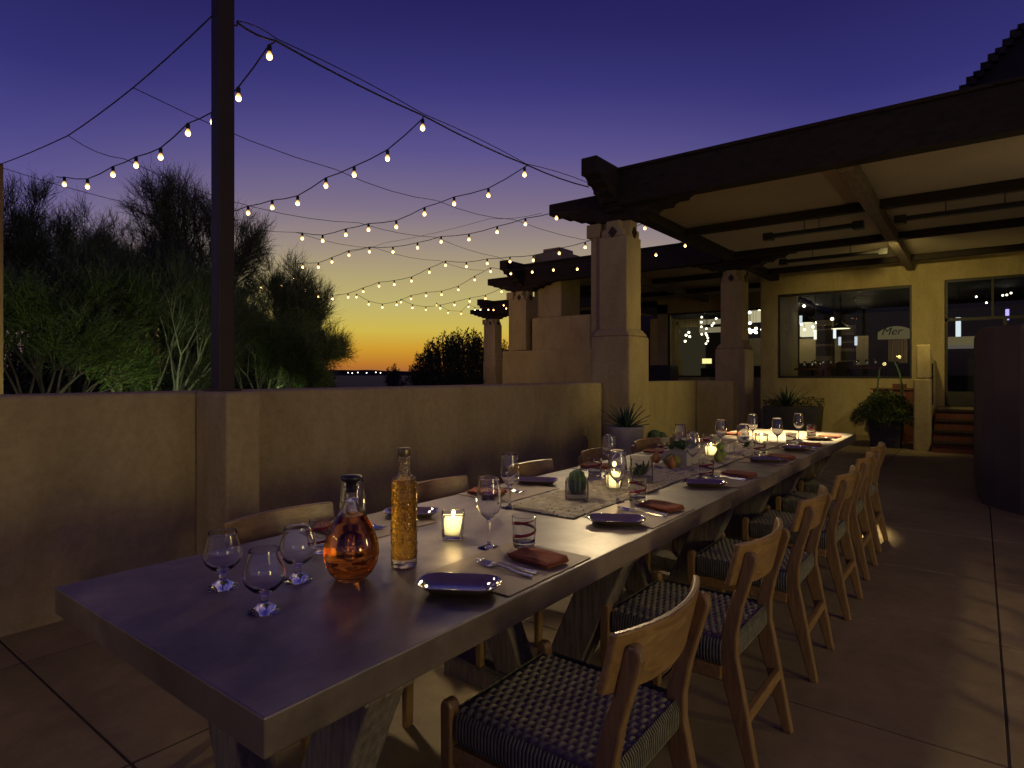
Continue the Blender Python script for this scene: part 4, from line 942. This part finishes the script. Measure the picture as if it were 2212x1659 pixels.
# ================================================================ trees
def tree(name, label, x, y, H, R, seed, stems=4, leafy=.5, twigs=13, bark='bark_green', leaf='leaf_mid', base=0, upward=.5, depth=4, tw=.42, lsz=.022, lean=(0, 0), splay=.55):
    rnd = random.Random(seed); t = thing(name, label, 'tree', (x, y, base))
    tm = MB(); cm = MB(); ends = []
    def grow(p, d, l, r, k):
        q = p; pts = [p]; rs = [r]; n = 3
        for i in range(n):
            d = (d+Vector((rnd.uniform(-.22, .22), rnd.uniform(-.22, .22), rnd.uniform(-.05, .16)*upward))).normalized(); q = q+d*l/n; pts.append(q); rs.append(r*(1-.38*(i+1)/n))
        tm.tube(pts, rs, 6 if k < 2 else 4, cap=False)
        if k >= 2: ends.append((q, d, l)); ends.append((pts[2], d, l*.8))
        if k < depth:
            for c in range(rnd.choice((2, 3, 3)) if k else 3):
                a = rnd.uniform(.3, .75); ax = d.orthogonal().normalized(); ax = Matrix.Rotation(rnd.random()*6.28, 3, d) @ ax
                nd = (d*math.cos(a)+ax*math.sin(a)+Vector((lean[0], lean[1], upward*.35))*.35).normalized()
                grow(q, nd, l*rnd.uniform(.62, .86), r*.6, k+1)
    for s in range(stems):
        a = s*6.28/stems+rnd.uniform(-.4, .4); d = Vector((math.cos(a)*splay, math.sin(a)*splay, 1)).normalized()
        grow(Vector((math.cos(a)*.08, math.sin(a)*.08, 0)), d, 1.0, .055, 0)
    # normalise the size of the whole tree
    zs = max(q.z for q, d, l in ends); rr = sorted(math.hypot(q.x, q.y) for q, d, l in ends)[int(len(ends)*.93)]
    kz = (H-tw*.7)/zs; kr = R/rr
    def sc(p): return (p[0]*kr, p[1]*kr, p[2]*kz)
    tm.v = [sc(p) for p in tm.v]
    for q, d, l in ends:
        q = Vector(sc(q)); d = Vector((d.x*kr, d.y*kr, d.z*kz)).normalized()
        for k in range(int(twigs*1.1)):
            e = (d*1.0+Vector((rnd.gauss(0, .55), rnd.gauss(0, .55), rnd.gauss(.15, .45)))).normalized(); L_ = tw*rnd.uniform(.5, 1.15); s = e.orthogonal().normalized()
            s = Matrix.Rotation(rnd.random()*6.28, 3, e) @ s; w = .0044; p0 = q+Vector((rnd.gauss(0, .06), rnd.gauss(0, .06), rnd.gauss(0, .06))); p1 = p0+e*L_*.55+s*.02; p2 = p0+e*L_+Vector((0, 0, -.03+.06*rnd.random()))
            cm.add([p0-s*w, p0+s*w, p1+s*w*.7, p1-s*w*.7, p2], [(0, 1, 2, 3), (3, 2, 4)])
            if leafy:
                for j in range(int(7*leafy+rnd.random())):
                    f = rnd.uniform(.15, 1); b = p0.lerp(p2, f); a = rnd.random()*6.28; ld = (e*.7+Vector((math.cos(a), math.sin(a), rnd.uniform(-.5, .6)))*.8).normalized()*lsz*rnd.uniform(.7, 1.5); ls = ld.orthogonal().normalized()*lsz*.24
                    cm.add([b, b+ld*.5+ls, b+ld, b+ld*.5-ls], [(0, 1, 2, 3)])
    tm.build('trunk', M[bark], t, smooth=True); cm.build('crown', M[leaf], t); return t
tree('mesquite_tree', 'feathery tree with a spiky top at the far left, behind the leafy shrub', 3.9, 13.4, 4.9, 1.6, 11, 5, .6, 16, 'bark_dark', 'leaf_mid', upward=.9)
tree('mesquite_tree', 'tallest dark feathery tree, its crown crossing the brown pole', 6.25, 13.4, 5.75, 1.75, 12, 5, .7, 16, 'bark_dark', 'leaf_mid', upward=.8, splay=.4)
tree('palo_verde_tree', 'palo verde with pale lit limbs forking low behind the wall', 4.15, 10.4, 3.5, 1.5, 13, 5, .5, 10, 'bark_green', 'leaf_mid', upward=.5, splay=.8)
tree('palo_verde_tree', 'broad feathery tree right of the brown pole with bulbs hanging in it', 7.85, 13.8, 4.6, 1.95, 14, 6, .8, 17, 'bark_green', 'leaf_mid', upward=.6, splay=.9)
tree('mesquite_tree', 'black silhouetted tree edge against the yellow glow', 9.95, 15.9, 3.5, 1.8, 15, 6, .9, 20, 'bark_dark', 'leaf_dark', upward=.5, splay=.9)
tree('leafy_shrub', 'dense yellow green leafy shrub at the left edge of the garden', 2.4, 10.3, 3.35, 1.5, 16, 6, 1.1, 14, 'bark_dark', 'leaf_light', upward=.5, splay=.8, lsz=.034, tw=.3)
tree('palo_verde_tree', 'small grey green tree between the left tree and the brown pole', 5.0, 12.2, 3.9, 1.2, 17, 4, .3, 12, 'bark_green', 'leaf_dark', upward=.8)
tree('palo_verde_tree', 'low bright green tree just right of the pole, lit from below', 6.6, 11.2, 2.9, 1.2, 18, 5, .8, 13, 'bark_green', 'leaf_light', upward=.4, splay=.9)
tree('mesquite_tree', 'thin topped tree at the very left edge behind the wooden post', 2.6, 13.2, 4.6, 1.1, 19, 3, .4, 12, 'bark_dark', 'leaf_mid', upward=.9)
# oleander: stiff upright leafy shoots
def oleander(label, x, y, H, R, seed, n=900, base=0, shoots=.55):
    rnd = random.Random(seed); t = thing('oleander_bush', label, 'bush', (x, y, base)); st = MB(); cm = MB()
    for k in range(n):
        a = rnd.random()*6.28; r = R*math.sqrt(rnd.random()); h = H*math.sqrt(max(.02, 1-(r/R)**2))*rnd.uniform(.72, 1.0); d = Vector((math.cos(a)*.25*r/R, math.sin(a)*.25*r/R, 1)).normalized()
        tip = Vector((math.cos(a)*r, math.sin(a)*r, h)); L_ = shoots*rnd.uniform(.8, 1.3); b0 = tip-d*L_*2.0
        if k % 4 == 0: st.tube([(0, 0, 0), b0*.7, b0, tip], [.02, .012, .008, .004], 4, cap=False)
        for j in range(34):
            f = rnd.random()**.8; b = b0.lerp(tip, f); aa = rnd.random()*6.28; ld = (d*1.0+Vector((math.cos(aa), math.sin(aa), 0))*rnd.uniform(.5, 1.1)).normalized()*rnd.uniform(.09, .15); ls = ld.cross(Vector((math.sin(aa), -math.cos(aa), .2))).normalized()*.017
            cm.add([b, b+ld*.5+ls, b+ld, b+ld*.5-ls], [(0, 1, 2, 3)])
    st.build('trunk', M['bark_dark'], t); cm.build('crown', M['leaf_dark'], t); return t
def ground_pt(u, d): r = (u-CU)/FPX; return d*(CA+r*SA), d*(SA-r*CA)
x, y = ground_pt(995, 24); oleander('big dark oleander bush silhouetted beside the smallest pillar', x, y, 3.15, 2.35, 31)
x, y = ground_pt(1085, 27); oleander('dark bush showing between the smallest pillar and the chimney block', x, y, 2.9, 1.2, 32, 300)
x, y = ground_pt(850, 34); oleander('small dark bush low on the horizon left of the big oleander', x, y, 1.9, .7, 33, 110)

for (u, d, H, R, lab) in ((-20, 15, 2.7, 2.0, 'dark background thicket behind the leafy shrub at the left edge'), (190, 16, 2.9, 2.0, 'dark background thicket low between the left trees'),
        (345, 17, 3.0, 2.1, 'dark background thicket left of the brown pole'), (500, 18, 3.0, 2.2, 'dark background thicket right of the brown pole'), (610, 20, 2.6, 1.9, 'dark background thicket under the tree with bulbs')):
    x, y = ground_pt(u, d); oleander(lab, x, y, H, R, 40+u, 380, 0, .4)
# ================================================================ inside the dining room
room = thing('dining_room_interior', 'dim interior floor, ceiling and back wall seen through the windows', 'interior', (0, 0, 0))
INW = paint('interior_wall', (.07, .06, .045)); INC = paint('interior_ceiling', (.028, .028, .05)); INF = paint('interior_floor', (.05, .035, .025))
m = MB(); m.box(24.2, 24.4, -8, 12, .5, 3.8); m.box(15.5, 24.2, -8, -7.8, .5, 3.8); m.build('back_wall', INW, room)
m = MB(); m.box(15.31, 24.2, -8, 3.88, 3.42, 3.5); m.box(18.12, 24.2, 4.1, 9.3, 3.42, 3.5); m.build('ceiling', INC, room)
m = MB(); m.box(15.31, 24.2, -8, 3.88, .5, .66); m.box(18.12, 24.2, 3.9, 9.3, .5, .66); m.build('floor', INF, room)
def panel(name, label, cat, u0, v0, u1, v1, X, mat, th=.08, group=None):
    """a real slab standing in the plane x = X"""
    ya, za = onx(u0, v0, X); yb, zb = onx(u1, v1, X); m = MB(); m.box(X, X+th, min(ya, yb), max(ya, yb), min(za, zb), max(za, zb)); o = m.build(name, mat, bevel=.004); return tag(o, label, cat, group)
LITW = glow('lit_plaster', (1, .80, .48), .55); CREAM = glow('lit_cream', (1, .84, .55), .8); LOWW = paint('beige_panel', (.34, .28, .2))
panel('glowing_pelmet', 'bright cream lit pelmet behind the left part of the window', 'light', 1728, 699, 1763, 726, 21, glow('bright_pelmet', (1, .86, .58), 1.0), .3)  # bulb light falling on the pelmet put in as its own glow
panel('wall_panel', 'softly lit wall under the bright pelmet', 'panel', 1727, 732, 1762, 784, 21.2, paint('lit_wall_a', (.55, .45, .28)), .06)
panel('wall_panel', 'narrow lit wall strip right of the slatted column', 'panel', 1803, 728, 1816, 784, 22, paint('lit_wall_b', (.5, .4, .27)), .06)
panel('wall_panel', 'grey beige lit wall panel in the middle of the window', 'panel', 1847, 726, 1876, 790, 22, paint('lit_wall_c', (.4, .33, .22)), .06)
panel('curtain', 'warm lit drapery at the right part of the window', 'curtain', 1919, 731, 1960, 784, 21, surf('drapery', (.12, .08, .04), (.6, .45, .26), 9, .8, stretch=(1, 3, .05)), .06)
panel('picture', 'small green lit picture at the left of the window', 'picture', 1679, 739, 1697, 761, 19, glow('green_picture', (.35, .9, .6), .16), .03)
panel('wall_panel', 'dim brown wall below the green picture', 'panel', 1672, 762, 1692, 786, 19.2, paint('lit_wall_d', (.4, .3, .17)), .05)
# slatted timber columns
def slats(label, u0, u1, v0, v1, X, seed):
    ya, za = onx(u0, v0, X); yb, zb = onx(u1, v1, X); t = thing('stacked_column', label, 'column', (X, 0, 0)); rnd = random.Random(seed)
    m = MB(); m.box(.02, .4, yb+.02, ya-.02, zb, za); m.build('core', paint('column_core', (.03, .025, .02)), t)
    m = MB(); m2 = MB(); z = zb
    while z < za-.05: h = rnd.uniform(.06, .1); (m if rnd.random() < .6 else m2).box(0+rnd.uniform(0, .015), .2, yb, ya, z+.005, z+h-.005); z += h
    m.build('dark_boards', paint('board_dark', (.10, .07, .045)), t); m2.build('pale_boards', paint('board_pale', (.32, .25, .17)), t)
slats('stacked board column right of the bright pelmet', 1763, 1797, 689, 790, 19.5, 1); slats('darker stacked board column in the middle of the window', 1817, 1846, 702, 790, 19.8, 2)
# hanging tube lights and pendants
def hang(u, v0, v1, X, lab, st=2.0, w=.035, col=(.85, .88, 1)):
    y, za = onx(u, v0, X); _, zb = onx(u, v1, X); t = thing('tube_lamp', lab, 'lamp', (X, y, 0), group='vertical tube lamps in the dining room')
    m = MB(); m.lathe([(0, zb), (w, zb), (w, za), (0, za)], 10); m.build('glass_tube', glow('tube_glow', col, st), t)
    m = MB(); m.tube([(0, 0, za), (0, 0, 3.42)], .006, 4); m.build('cord', M['black'], t)
hang(1672, 671, 694, 17, 'leftmost hanging tube lamp beside the window frame', .9, .04, (.9, .95, .85)); hang(1693.5, 684, 712, 17.5, 'dim hanging tube lamp above the green picture', .35, .035)
hang(1730, 682, 700, 17.5, 'hanging tube lamp over the left edge of the bright pelmet', .9); hang(1761, 713, 733, 18, 'hanging tube lamp at the right edge of the bright pelmet', 1.6, .035, (1, .93, .75))
hang(1803, 711, 731, 18, 'hanging tube lamp under the big pendant shade', 1.4, .035); hang(1814, 728, 746, 19, 'hanging tube lamp just right of the pendant shade', .9); hang(1849, 727, 746, 19, 'hanging tube lamp before the grey beige panel', .9)
hang(2070, 686, 733, 17, 'long hanging tube lamp behind the stair door glass', 1.1, .05, (.85, .9, 1))
def pendant(u, v, X, r, lab, st):
    y, z = onx(u, v, X); t = thing('pendant_lamp', lab, 'pendant', (X, y, z)); m = MB(); m.lathe([(r, 0), (r*.98, .02), (r*.55, .10), (r*.16, .16), (.03, .24), (0, .24)], 24); m.build('shade', M['heater'], t, smooth=True)
    m = MB(); m.lathe([(0, -.004), (r*.95, -.004)], 24); m.build('diffuser', glow('pendant_glow', (1, .85, .5), st), t); m = MB(); m.tube([(0, 0, .24), (0, 0, 3.42-z)], .008, 4); m.build('cord', M['black'], t)
pendant(1816, 709.5, 17.5, .23, 'wide dark pendant shade glowing underneath in the dining room', 2.2); pendant(1742, 697, 20, .2, 'small pendant shade over the bright pelmet', 1.5)
for i, (u, v) in enumerate(((1851, 648), (1870, 665), (1897, 678), (1910, 689.5), (1919.5, 698), (1689, 658), (2051, 673))):
    d = (3.41-EYE)*FPX/(HV-v); r = (u-CU)/FPX; x, y = d*(CA+r*SA), d*(SA-r*CA)
    t = thing('recessed_light', ['first and nearest light of the row in the dining room ceiling', 'second light of the row in the dining room ceiling', 'third light of the row in the dining room ceiling', 'fourth light of the row in the dining room ceiling', 'last light of the row above the sign', 'lone ceiling light at the left of the window', 'ceiling light behind the stair door glass'][i], 'light', (x, y, 3.415), group='recessed lights in the dining room')
    m = MB(); m.lathe([(0, -.003), (.11, -.003)], 20); m.build('lens', glow('recessed_glow', (1, .88, .7), 1.3), t); m = MB(); m.lathe([(.11, -.006), (.13, -.006), (.13, 0), (.11, 0)], 20); m.build('trim_ring', paint('trim', (.2, .2, .2)), t)
blb = glow('small_bulb', (1, .86, .62), 9)
rnd = random.Random(6)
def globes(label, pts, X, r=.03):
    t = thing('globe_lights', label, 'lights', (X, 0, 0)); ps = [onx(u, v, X) for u, v in pts]
    for y, z in ps: m = MB(); m.sphere((0, 0, 0), r, 10, 8); m.build('bulb', blb, t, smooth=True, loc=(0, y, z))
    m = MB()
    for y, z in ps: m.tube([(0, y, z+r), (0, y, 3.42)], .004, 4)
    m.build('cord', M['black'], t)
globes('bare bulbs hanging in the left part of the dining room', [(1678, 662), (1677, 700), (1737, 661)], 18, .035)
globes('bare bulb left of the wide pendant shade', [(1797.5, 689)], 18, .04)
globes('cluster of bulbs on the bright pelmet', [(1731, 700), (1745, 693), (1763, 697), (1756, 706), (1738, 712), (1760, 715)], 20.6, .035)
globes('scattered tiny bulbs behind the stair door glass', [(2131, 654), (2109, 641), (2166, 638), (2184, 633), (2175, 637)], 19, .022)
# lounge behind the second pillar
room2 = thing('lounge_interior', 'lit plaster ceiling bays of the lounge behind the second pillar', 'interior', (0, 0, 0))
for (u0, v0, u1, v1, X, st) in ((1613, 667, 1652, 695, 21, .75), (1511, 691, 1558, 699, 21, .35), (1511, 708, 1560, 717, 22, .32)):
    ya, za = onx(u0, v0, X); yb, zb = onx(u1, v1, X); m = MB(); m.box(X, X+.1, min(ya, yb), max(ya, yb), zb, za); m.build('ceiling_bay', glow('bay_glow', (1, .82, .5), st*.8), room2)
ya, za = onx(1618, 731, 22.5); yb, zb = onx(1652, 790, 22.5); m = MB(); m.box(22.5, 22.6, min(ya, yb), max(ya, yb), zb, za); m.build('wall_bay', paint('bay_wall', (.4, .33, .2)), room2)
globes('bulbs in the tall window left of the second pillar', [(1516, 685), (1515, 696), (1515, 706), (1547, 688), (1542, 698), (1538, 703), (1526, 710), (1516, 722), (1525, 720.5), (1527, 724.5), (1529, 730), (1529, 736.5), (1525, 742.5)], 19.5, .03)
globes('dazzling chandelier bulbs right of the second pillar', [(1619, 675), (1640, 668), (1620, 698), (1619, 712), (1633, 710), (1633, 718), (1621, 718), (1646, 712), (1627, 715)], 19.5, .045)
globes('bulbs in the farthest narrow window', [(1488, 718), (1482, 724), (1490, 727), (1480, 737)], 22.3, .04)
y, z = onx(1527, 780, 20)
t = thing('drum_lamp', 'glowing drum shaded lamp low in the tall window', 'lamp', (20, y, 0)); m = MB(); m.lathe([(.15, z-.08), (.15, z+.08)], 24); m.build('lamp_shade', glow('drum_glow', (1, .78, .3), 1.6), t)
m = MB(); m.lathe([(0, .66), (.09, .66), (.02, .7), (.02, z), (0, z)], 16); m.build('stand', M['heater'], t)
# sign: dark script letters on a lit canopy
t = thing('lit_sign', 'lit cream arched sign with dark script letters at the right of the window', 'sign', (20, 0, 0))
ya, za = onx(1896, 706, 20); yb, zb = onx(1975, 731, 20); m = MB(); n = 12; pts = []
for k in range(n+1): f = k/n; pts.append((ya+(yb-ya)*f, zb+(za-zb)*math.sin(PI*(.12+.76*f))**.6))
m.prism([(ya, zb)]+pts+[(yb, zb)], 0, .06, 'x'); m.build('sign_board', glow('sign_glow', (1, .78, .34), .10), t)
cu = bpy.data.curves.new('letters', 'FONT'); cu.body = 'Mer'; cu.size = .30; cu.extrude = .01; cu.shear = .3
lo = bpy.data.objects.new('letters', cu); COL.objects.link(lo); lo.parent = t; lo.location = (-.03, onx(1903, 0, 20)[0], (za+zb)/2-.06); lo.rotation_euler = (PI/2, 0, -PI/2); cu.materials.append(M['black'])
bpy.context.view_layer.update(); _me = bpy.data.meshes.new_from_object(lo.evaluated_get(bpy.context.evaluated_depsgraph_get())); _l2 = bpy.data.objects.new('letters', _me); COL.objects.link(_l2); _l2.parent = t; _l2.location = lo.location; _l2.rotation_euler = lo.rotation_euler; bpy.data.objects.remove(lo); _l2.name = 'letters'
# dark furniture silhouettes
def booth(u0, u1, vt, X, lab, mat):
    ya, z = onx(u0, vt, X); yb, _ = onx(u1, vt, X); t = thing('booth_seat', lab, 'booth', (X, (ya+yb)/2, .66)); w = abs(ya-yb)/2
    m = MB(); m.box(0, .14, -w, w, 0, z-.66); m.build('back', mat, t, bevel=.03); m = MB(); m.box(.141, .6, -w, w, 0, .45); m.build('seat', mat, t, bevel=.03)
BR = paint('booth_leather', (.12, .045, .03)); BK = paint('booth_dark', (.03, .022, .02))
booth(1808, 1842, 781, 17.2, 'dark high backed booth in the middle of the window', BK); booth(1764, 1795, 783, 19, 'red brown booth left of the dark one', BR); booth(1852, 1905, 788, 18.5, 'long low dark booth at the right of the window', BK); booth(1912, 1942, 781, 17.5, 'dark booth under the lit sign', BK); booth(1513, 1556, 795, 19, 'dark booth inside the tall window', BK); booth(1622, 1650, 790, 19.2, 'dark booth right of the second pillar', BK)
def rtable(u, v, X, lab):
    y, z = onx(u, v, X); t = thing('restaurant_table', lab, 'table', (X, y, .66)); m = MB(); m.lathe([(0, z-.70), (.42, z-.70), (.42, z-.66), (0, z-.66)], 24); m.build('tabletop', BR, t); m = MB(); m.lathe([(.2, 0), (.03, .04), (.03, z-.70)], 12); m.build('pedestal', BK, t)
    return y, z
tb = [rtable(1778, 792, 17.4, 'round table before the red brown booth'), rtable(1872, 793, 17.0, 'round table before the long dark booth'), rtable(1755, 796, 16.6, 'round table at the left part of the window')]
wg = None
rnd = random.Random(9)
gl = MB()
for i, ((y, z), X) in enumerate(zip(tb, (17.4, 17.0, 16.6))):
    for k in range(3):
        m = MB(); m.lathe([(0, 0), (.032, .0), (.004, .01), (.004, .08), (.035, .12), (.03, .18)], 12); o = m.build('goblet', M['glass'], smooth=True, loc=(X-.15+.12*k, y-.2+.2*k, z+.001)); tag(o, 'tiny goblet on the round table '+['before the red brown booth', 'before the long dark booth', 'at the left part of the window'][i], 'glass', 'goblets on the indoor tables '+str(i+1) if False else 'goblets on the indoor round tables')
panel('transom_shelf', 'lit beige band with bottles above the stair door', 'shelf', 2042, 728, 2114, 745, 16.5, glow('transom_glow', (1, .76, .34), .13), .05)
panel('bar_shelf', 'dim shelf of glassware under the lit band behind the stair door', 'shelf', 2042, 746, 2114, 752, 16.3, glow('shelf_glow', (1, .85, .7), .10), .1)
panel('neon_tube', 'slanted violet neon tube at the right of the stair door', 'neon light', 2172, 668, 2180, 691, 18, glow('violet_neon', (.35, .28, 1), 2.2), .05)
panel('dark_cabinet', 'tall dark cabinet inside the stair door', 'cabinet', 2040, 760, 2125, 868, 17, paint('cabinet', (.03, .025, .022)), .5)
y, z = onx(1418, 789, 16); m = MB(); m.box(16, 16.6, y-.4, y+.35, -.05, z); o = m.build('planter_wall', M['dark_pot'], bevel=.01); tag(o, 'dark block planter in the shade behind the short wall', 'planter')

# back bar shelf with bottles behind the pendant
bt = thing('back_bar', 'dim back bar shelving lined with small bottles deep inside the dining room', 'shelving', (22.4, 0, 0))
ya, _ = onx(1764, 760, 22.4); yb, _ = onx(1846, 760, 22.4); m = MB()
for z in (1.5, 1.85, 2.2): m.box(-.15, .15, yb, ya, z-.02, z)
m.build('shelf', BR, bt); rnd = random.Random(12)
for k in range(26):
    z = (1.5, 1.85, 2.2)[k % 3]; y = ya+(yb-ya)*rnd.random(); m = MB(); h = rnd.uniform(.2, .28); m.lathe([(0, 0), (.035, 0), (.035, h*.6), (.012, h*.75), (.012, h), (0, h)], 10, (0, y, z))
    m.build('bottle', (paint('bottle_a', (.3, .15, .04)), paint('bottle_b', (.06, .12, .05)), paint('bottle_c', (.35, .33, .3)))[k % 3] if k < 3 else bpy.data.materials[('bottle_a', 'bottle_b', 'bottle_c')[k % 3]], bt)
# ================================================================ lights
def lamp(kind, name, loc, col, power, size=.1, target=None, **kw):
    l = bpy.data.lights.new(name, kind); l.color = col; l.energy = power
    if kind in ('POINT', 'SPOT'): l.shadow_soft_size = size
    for k, v in kw.items(): setattr(l, k, v)
    o = bpy.data.objects.new(name, l); COL.objects.link(o); o.location = loc
    if target is not None:
        d = Vector(target)-Vector(loc); o.rotation_euler = d.to_track_quat('-Z', 'Y').to_euler()
    return o
WARM = (1, .68, .28); WARM2 = (1, .80, .28)
# unseen lamps, not lanterns: behind the camera, at the left wall, across the terrace
lamp('POINT', 'rear_lamp', (-1.7, -.1, 1.25), WARM2, 1.2, .07)  # unseen lamp, placed to match the bottle shadow on the wall
lamp('POINT', 'left_fill', (-2.4, 2.9, 2.1), WARM2, 12, .08)  # added to brighten the left floor and the near table end
lamp('POINT', 'glass_edge_light', (-.9, 3.3, 1.75), WARM2, 8, .08)  # added beside the wall to give the glasses bright edges
lamp('POINT', 'glass_edge_light', (3.3, -1.9, 1.7), WARM2, 18, .08)  # added on the open side for glass edges, chair backs and floor
lamp('SPOT', 'open_side_fill', (1.0, -6.0, 1.75), WARM2, 330, .6, (4.2, 3.9, 1.4), spot_size=1.5, spot_blend=.9)  # unseen spot standing for the low light from the open side
lamp('SPOT', 'mid_table_fill', (6.75, 3.75, 3.22), (1, .76, .40), 190, .14, (3.4, 1.3, .75), spot_size=1.2, spot_blend=.9)  # added spot, no fixture on the corbel; brightens the middle of the table
lamp('SPOT', 'roof_downlight', (7.0, 1.55, 3.42), (1, .80, .42), 3600, .06, (6.0, 1.42, .75), spot_size=.48, spot_blend=.9)
lamp('SPOT', 'garden_uplight', (2.9, 7.9, .1), (.85, 1, .6), 95, .05, (4.4, 11.2, 1.3), spot_size=1.2, spot_blend=.8)
lamp('SPOT', 'garden_uplight', (7.2, 10.4, .1), (.8, 1, .5), 100, .05, (7.6, 12.8, 1.4), spot_size=1.2, spot_blend=.8)
lamp('SPOT', 'garden_uplight', (1.6, 6.2, .2), (.95, 1, .5), 85, .05, (2.6, 9.6, 1.6), spot_size=1.4, spot_blend=.8)
lamp('SPOT', 'ceiling_fill', (8.3, -1.0, 1.9), (1, .79, .50), 13, .05, (9.2, 1.2, 3.6), spot_size=2.8, spot_blend=.6)  # added upward spot to brighten the ceiling
lamp('SPOT', 'ceiling_fill', (12.0, 2.9, .4), (1, .79, .50), 14, .05, (11.8, 2.2, 3.6), spot_size=2.2, spot_blend=.8)  # second added spot, evens out the light on the ceiling
lamp('SPOT', 'pillar_wash', (7.9, -2.6, 3.1), WARM2, 330, .05, (8.3, 3.9, 1.5), spot_size=.7, spot_blend=.9)  # added spot to brighten the front pillar and the wall beside it
lamp('SPOT', 'near_table_fill', (2.35, 3.8, 3.4), (1, .80, .50), 260, .12, (2.0, 1.6, .75), spot_size=.55, spot_blend=1)  # added narrow spot without a fixture, brightens the table behind the bottles
lamp('SPOT', 'hall_wash', (11.2, 1.1, 3.3), WARM2, 170, .05, (15, 1.3, 2.0), spot_size=1.5, spot_blend=.9)
lamp('SPOT', 'hall_uplight', (13.6, -.6, 1.3), WARM2, 14, .05, (14.4, .8, 2.6), spot_size=2.6, spot_blend=.8)
lamp('SPOT', 'planter_spot', (11.0, -.6, 3.3), WARM2, 110, .03, (12.9, 1.3, .6), spot_size=.9, spot_blend=.8)
lamp('POINT', 'far_pillar_fill', (9.5, 9.3, 2.3), (1, .64, .24), 26, .04)  # added unseen point light to brighten the chimney and its pillar
lamp('POINT', 'far_pillar_fill', (15.2, 12.9, 2.4), (1, .64, .24), 20, .04)  # added unseen point light to brighten the farthest pillar
for u, v in ((979, 1161), (1325.5, 1058), (1536, 987), (1645, 961)):
    x, y = at(u, v); lamp('POINT', 'candle_light', (x, y, .875), (1, .64, .24), .55, .012)
for X_, Y_, Z_, P_ in ((20.3, 4.6, 2.9, 9), (20.2, 1.1, 2.7, 7), (21.3, 2.9, 2.9, 6), (18.0, 2.4, 3.0, 5), (19.5, 6.3, 3.0, 9)):
    lamp('POINT', 'dining_room_light', (X_, Y_, Z_), (1, .74, .36), P_, .04)
# faint last light after sunset, from the west
sun = bpy.data.lights.new('sun', 'SUN'); sun.energy = .02; sun.angle = .5; sun.color = (1, .55, .3)
so = bpy.data.objects.new('sun', sun); COL.objects.link(so)
so.rotation_euler = Vector((-math.cos(_a), -math.sin(_a), -.05)).to_track_quat('-Z', 'Y').to_euler()
# ---------------------------------------------------------------- render settings
S.view_settings.view_transform = 'Standard'; S.view_settings.look = 'None'; S.view_settings.exposure = 0; S.view_settings.gamma = 1
S.render.engine = 'CYCLES'
cy = S.cycles
cy.max_bounces = 14; cy.transmission_bounces = 14; cy.transparent_max_bounces = 16; cy.glossy_bounces = 4; cy.diffuse_bounces = 3
cy.sample_clamp_indirect = 4; cy.sample_clamp_direct = 0; cy.caustics_reflective = False; cy.caustics_refractive = True; cy.blur_glossy = .3
cy.use_light_tree = True
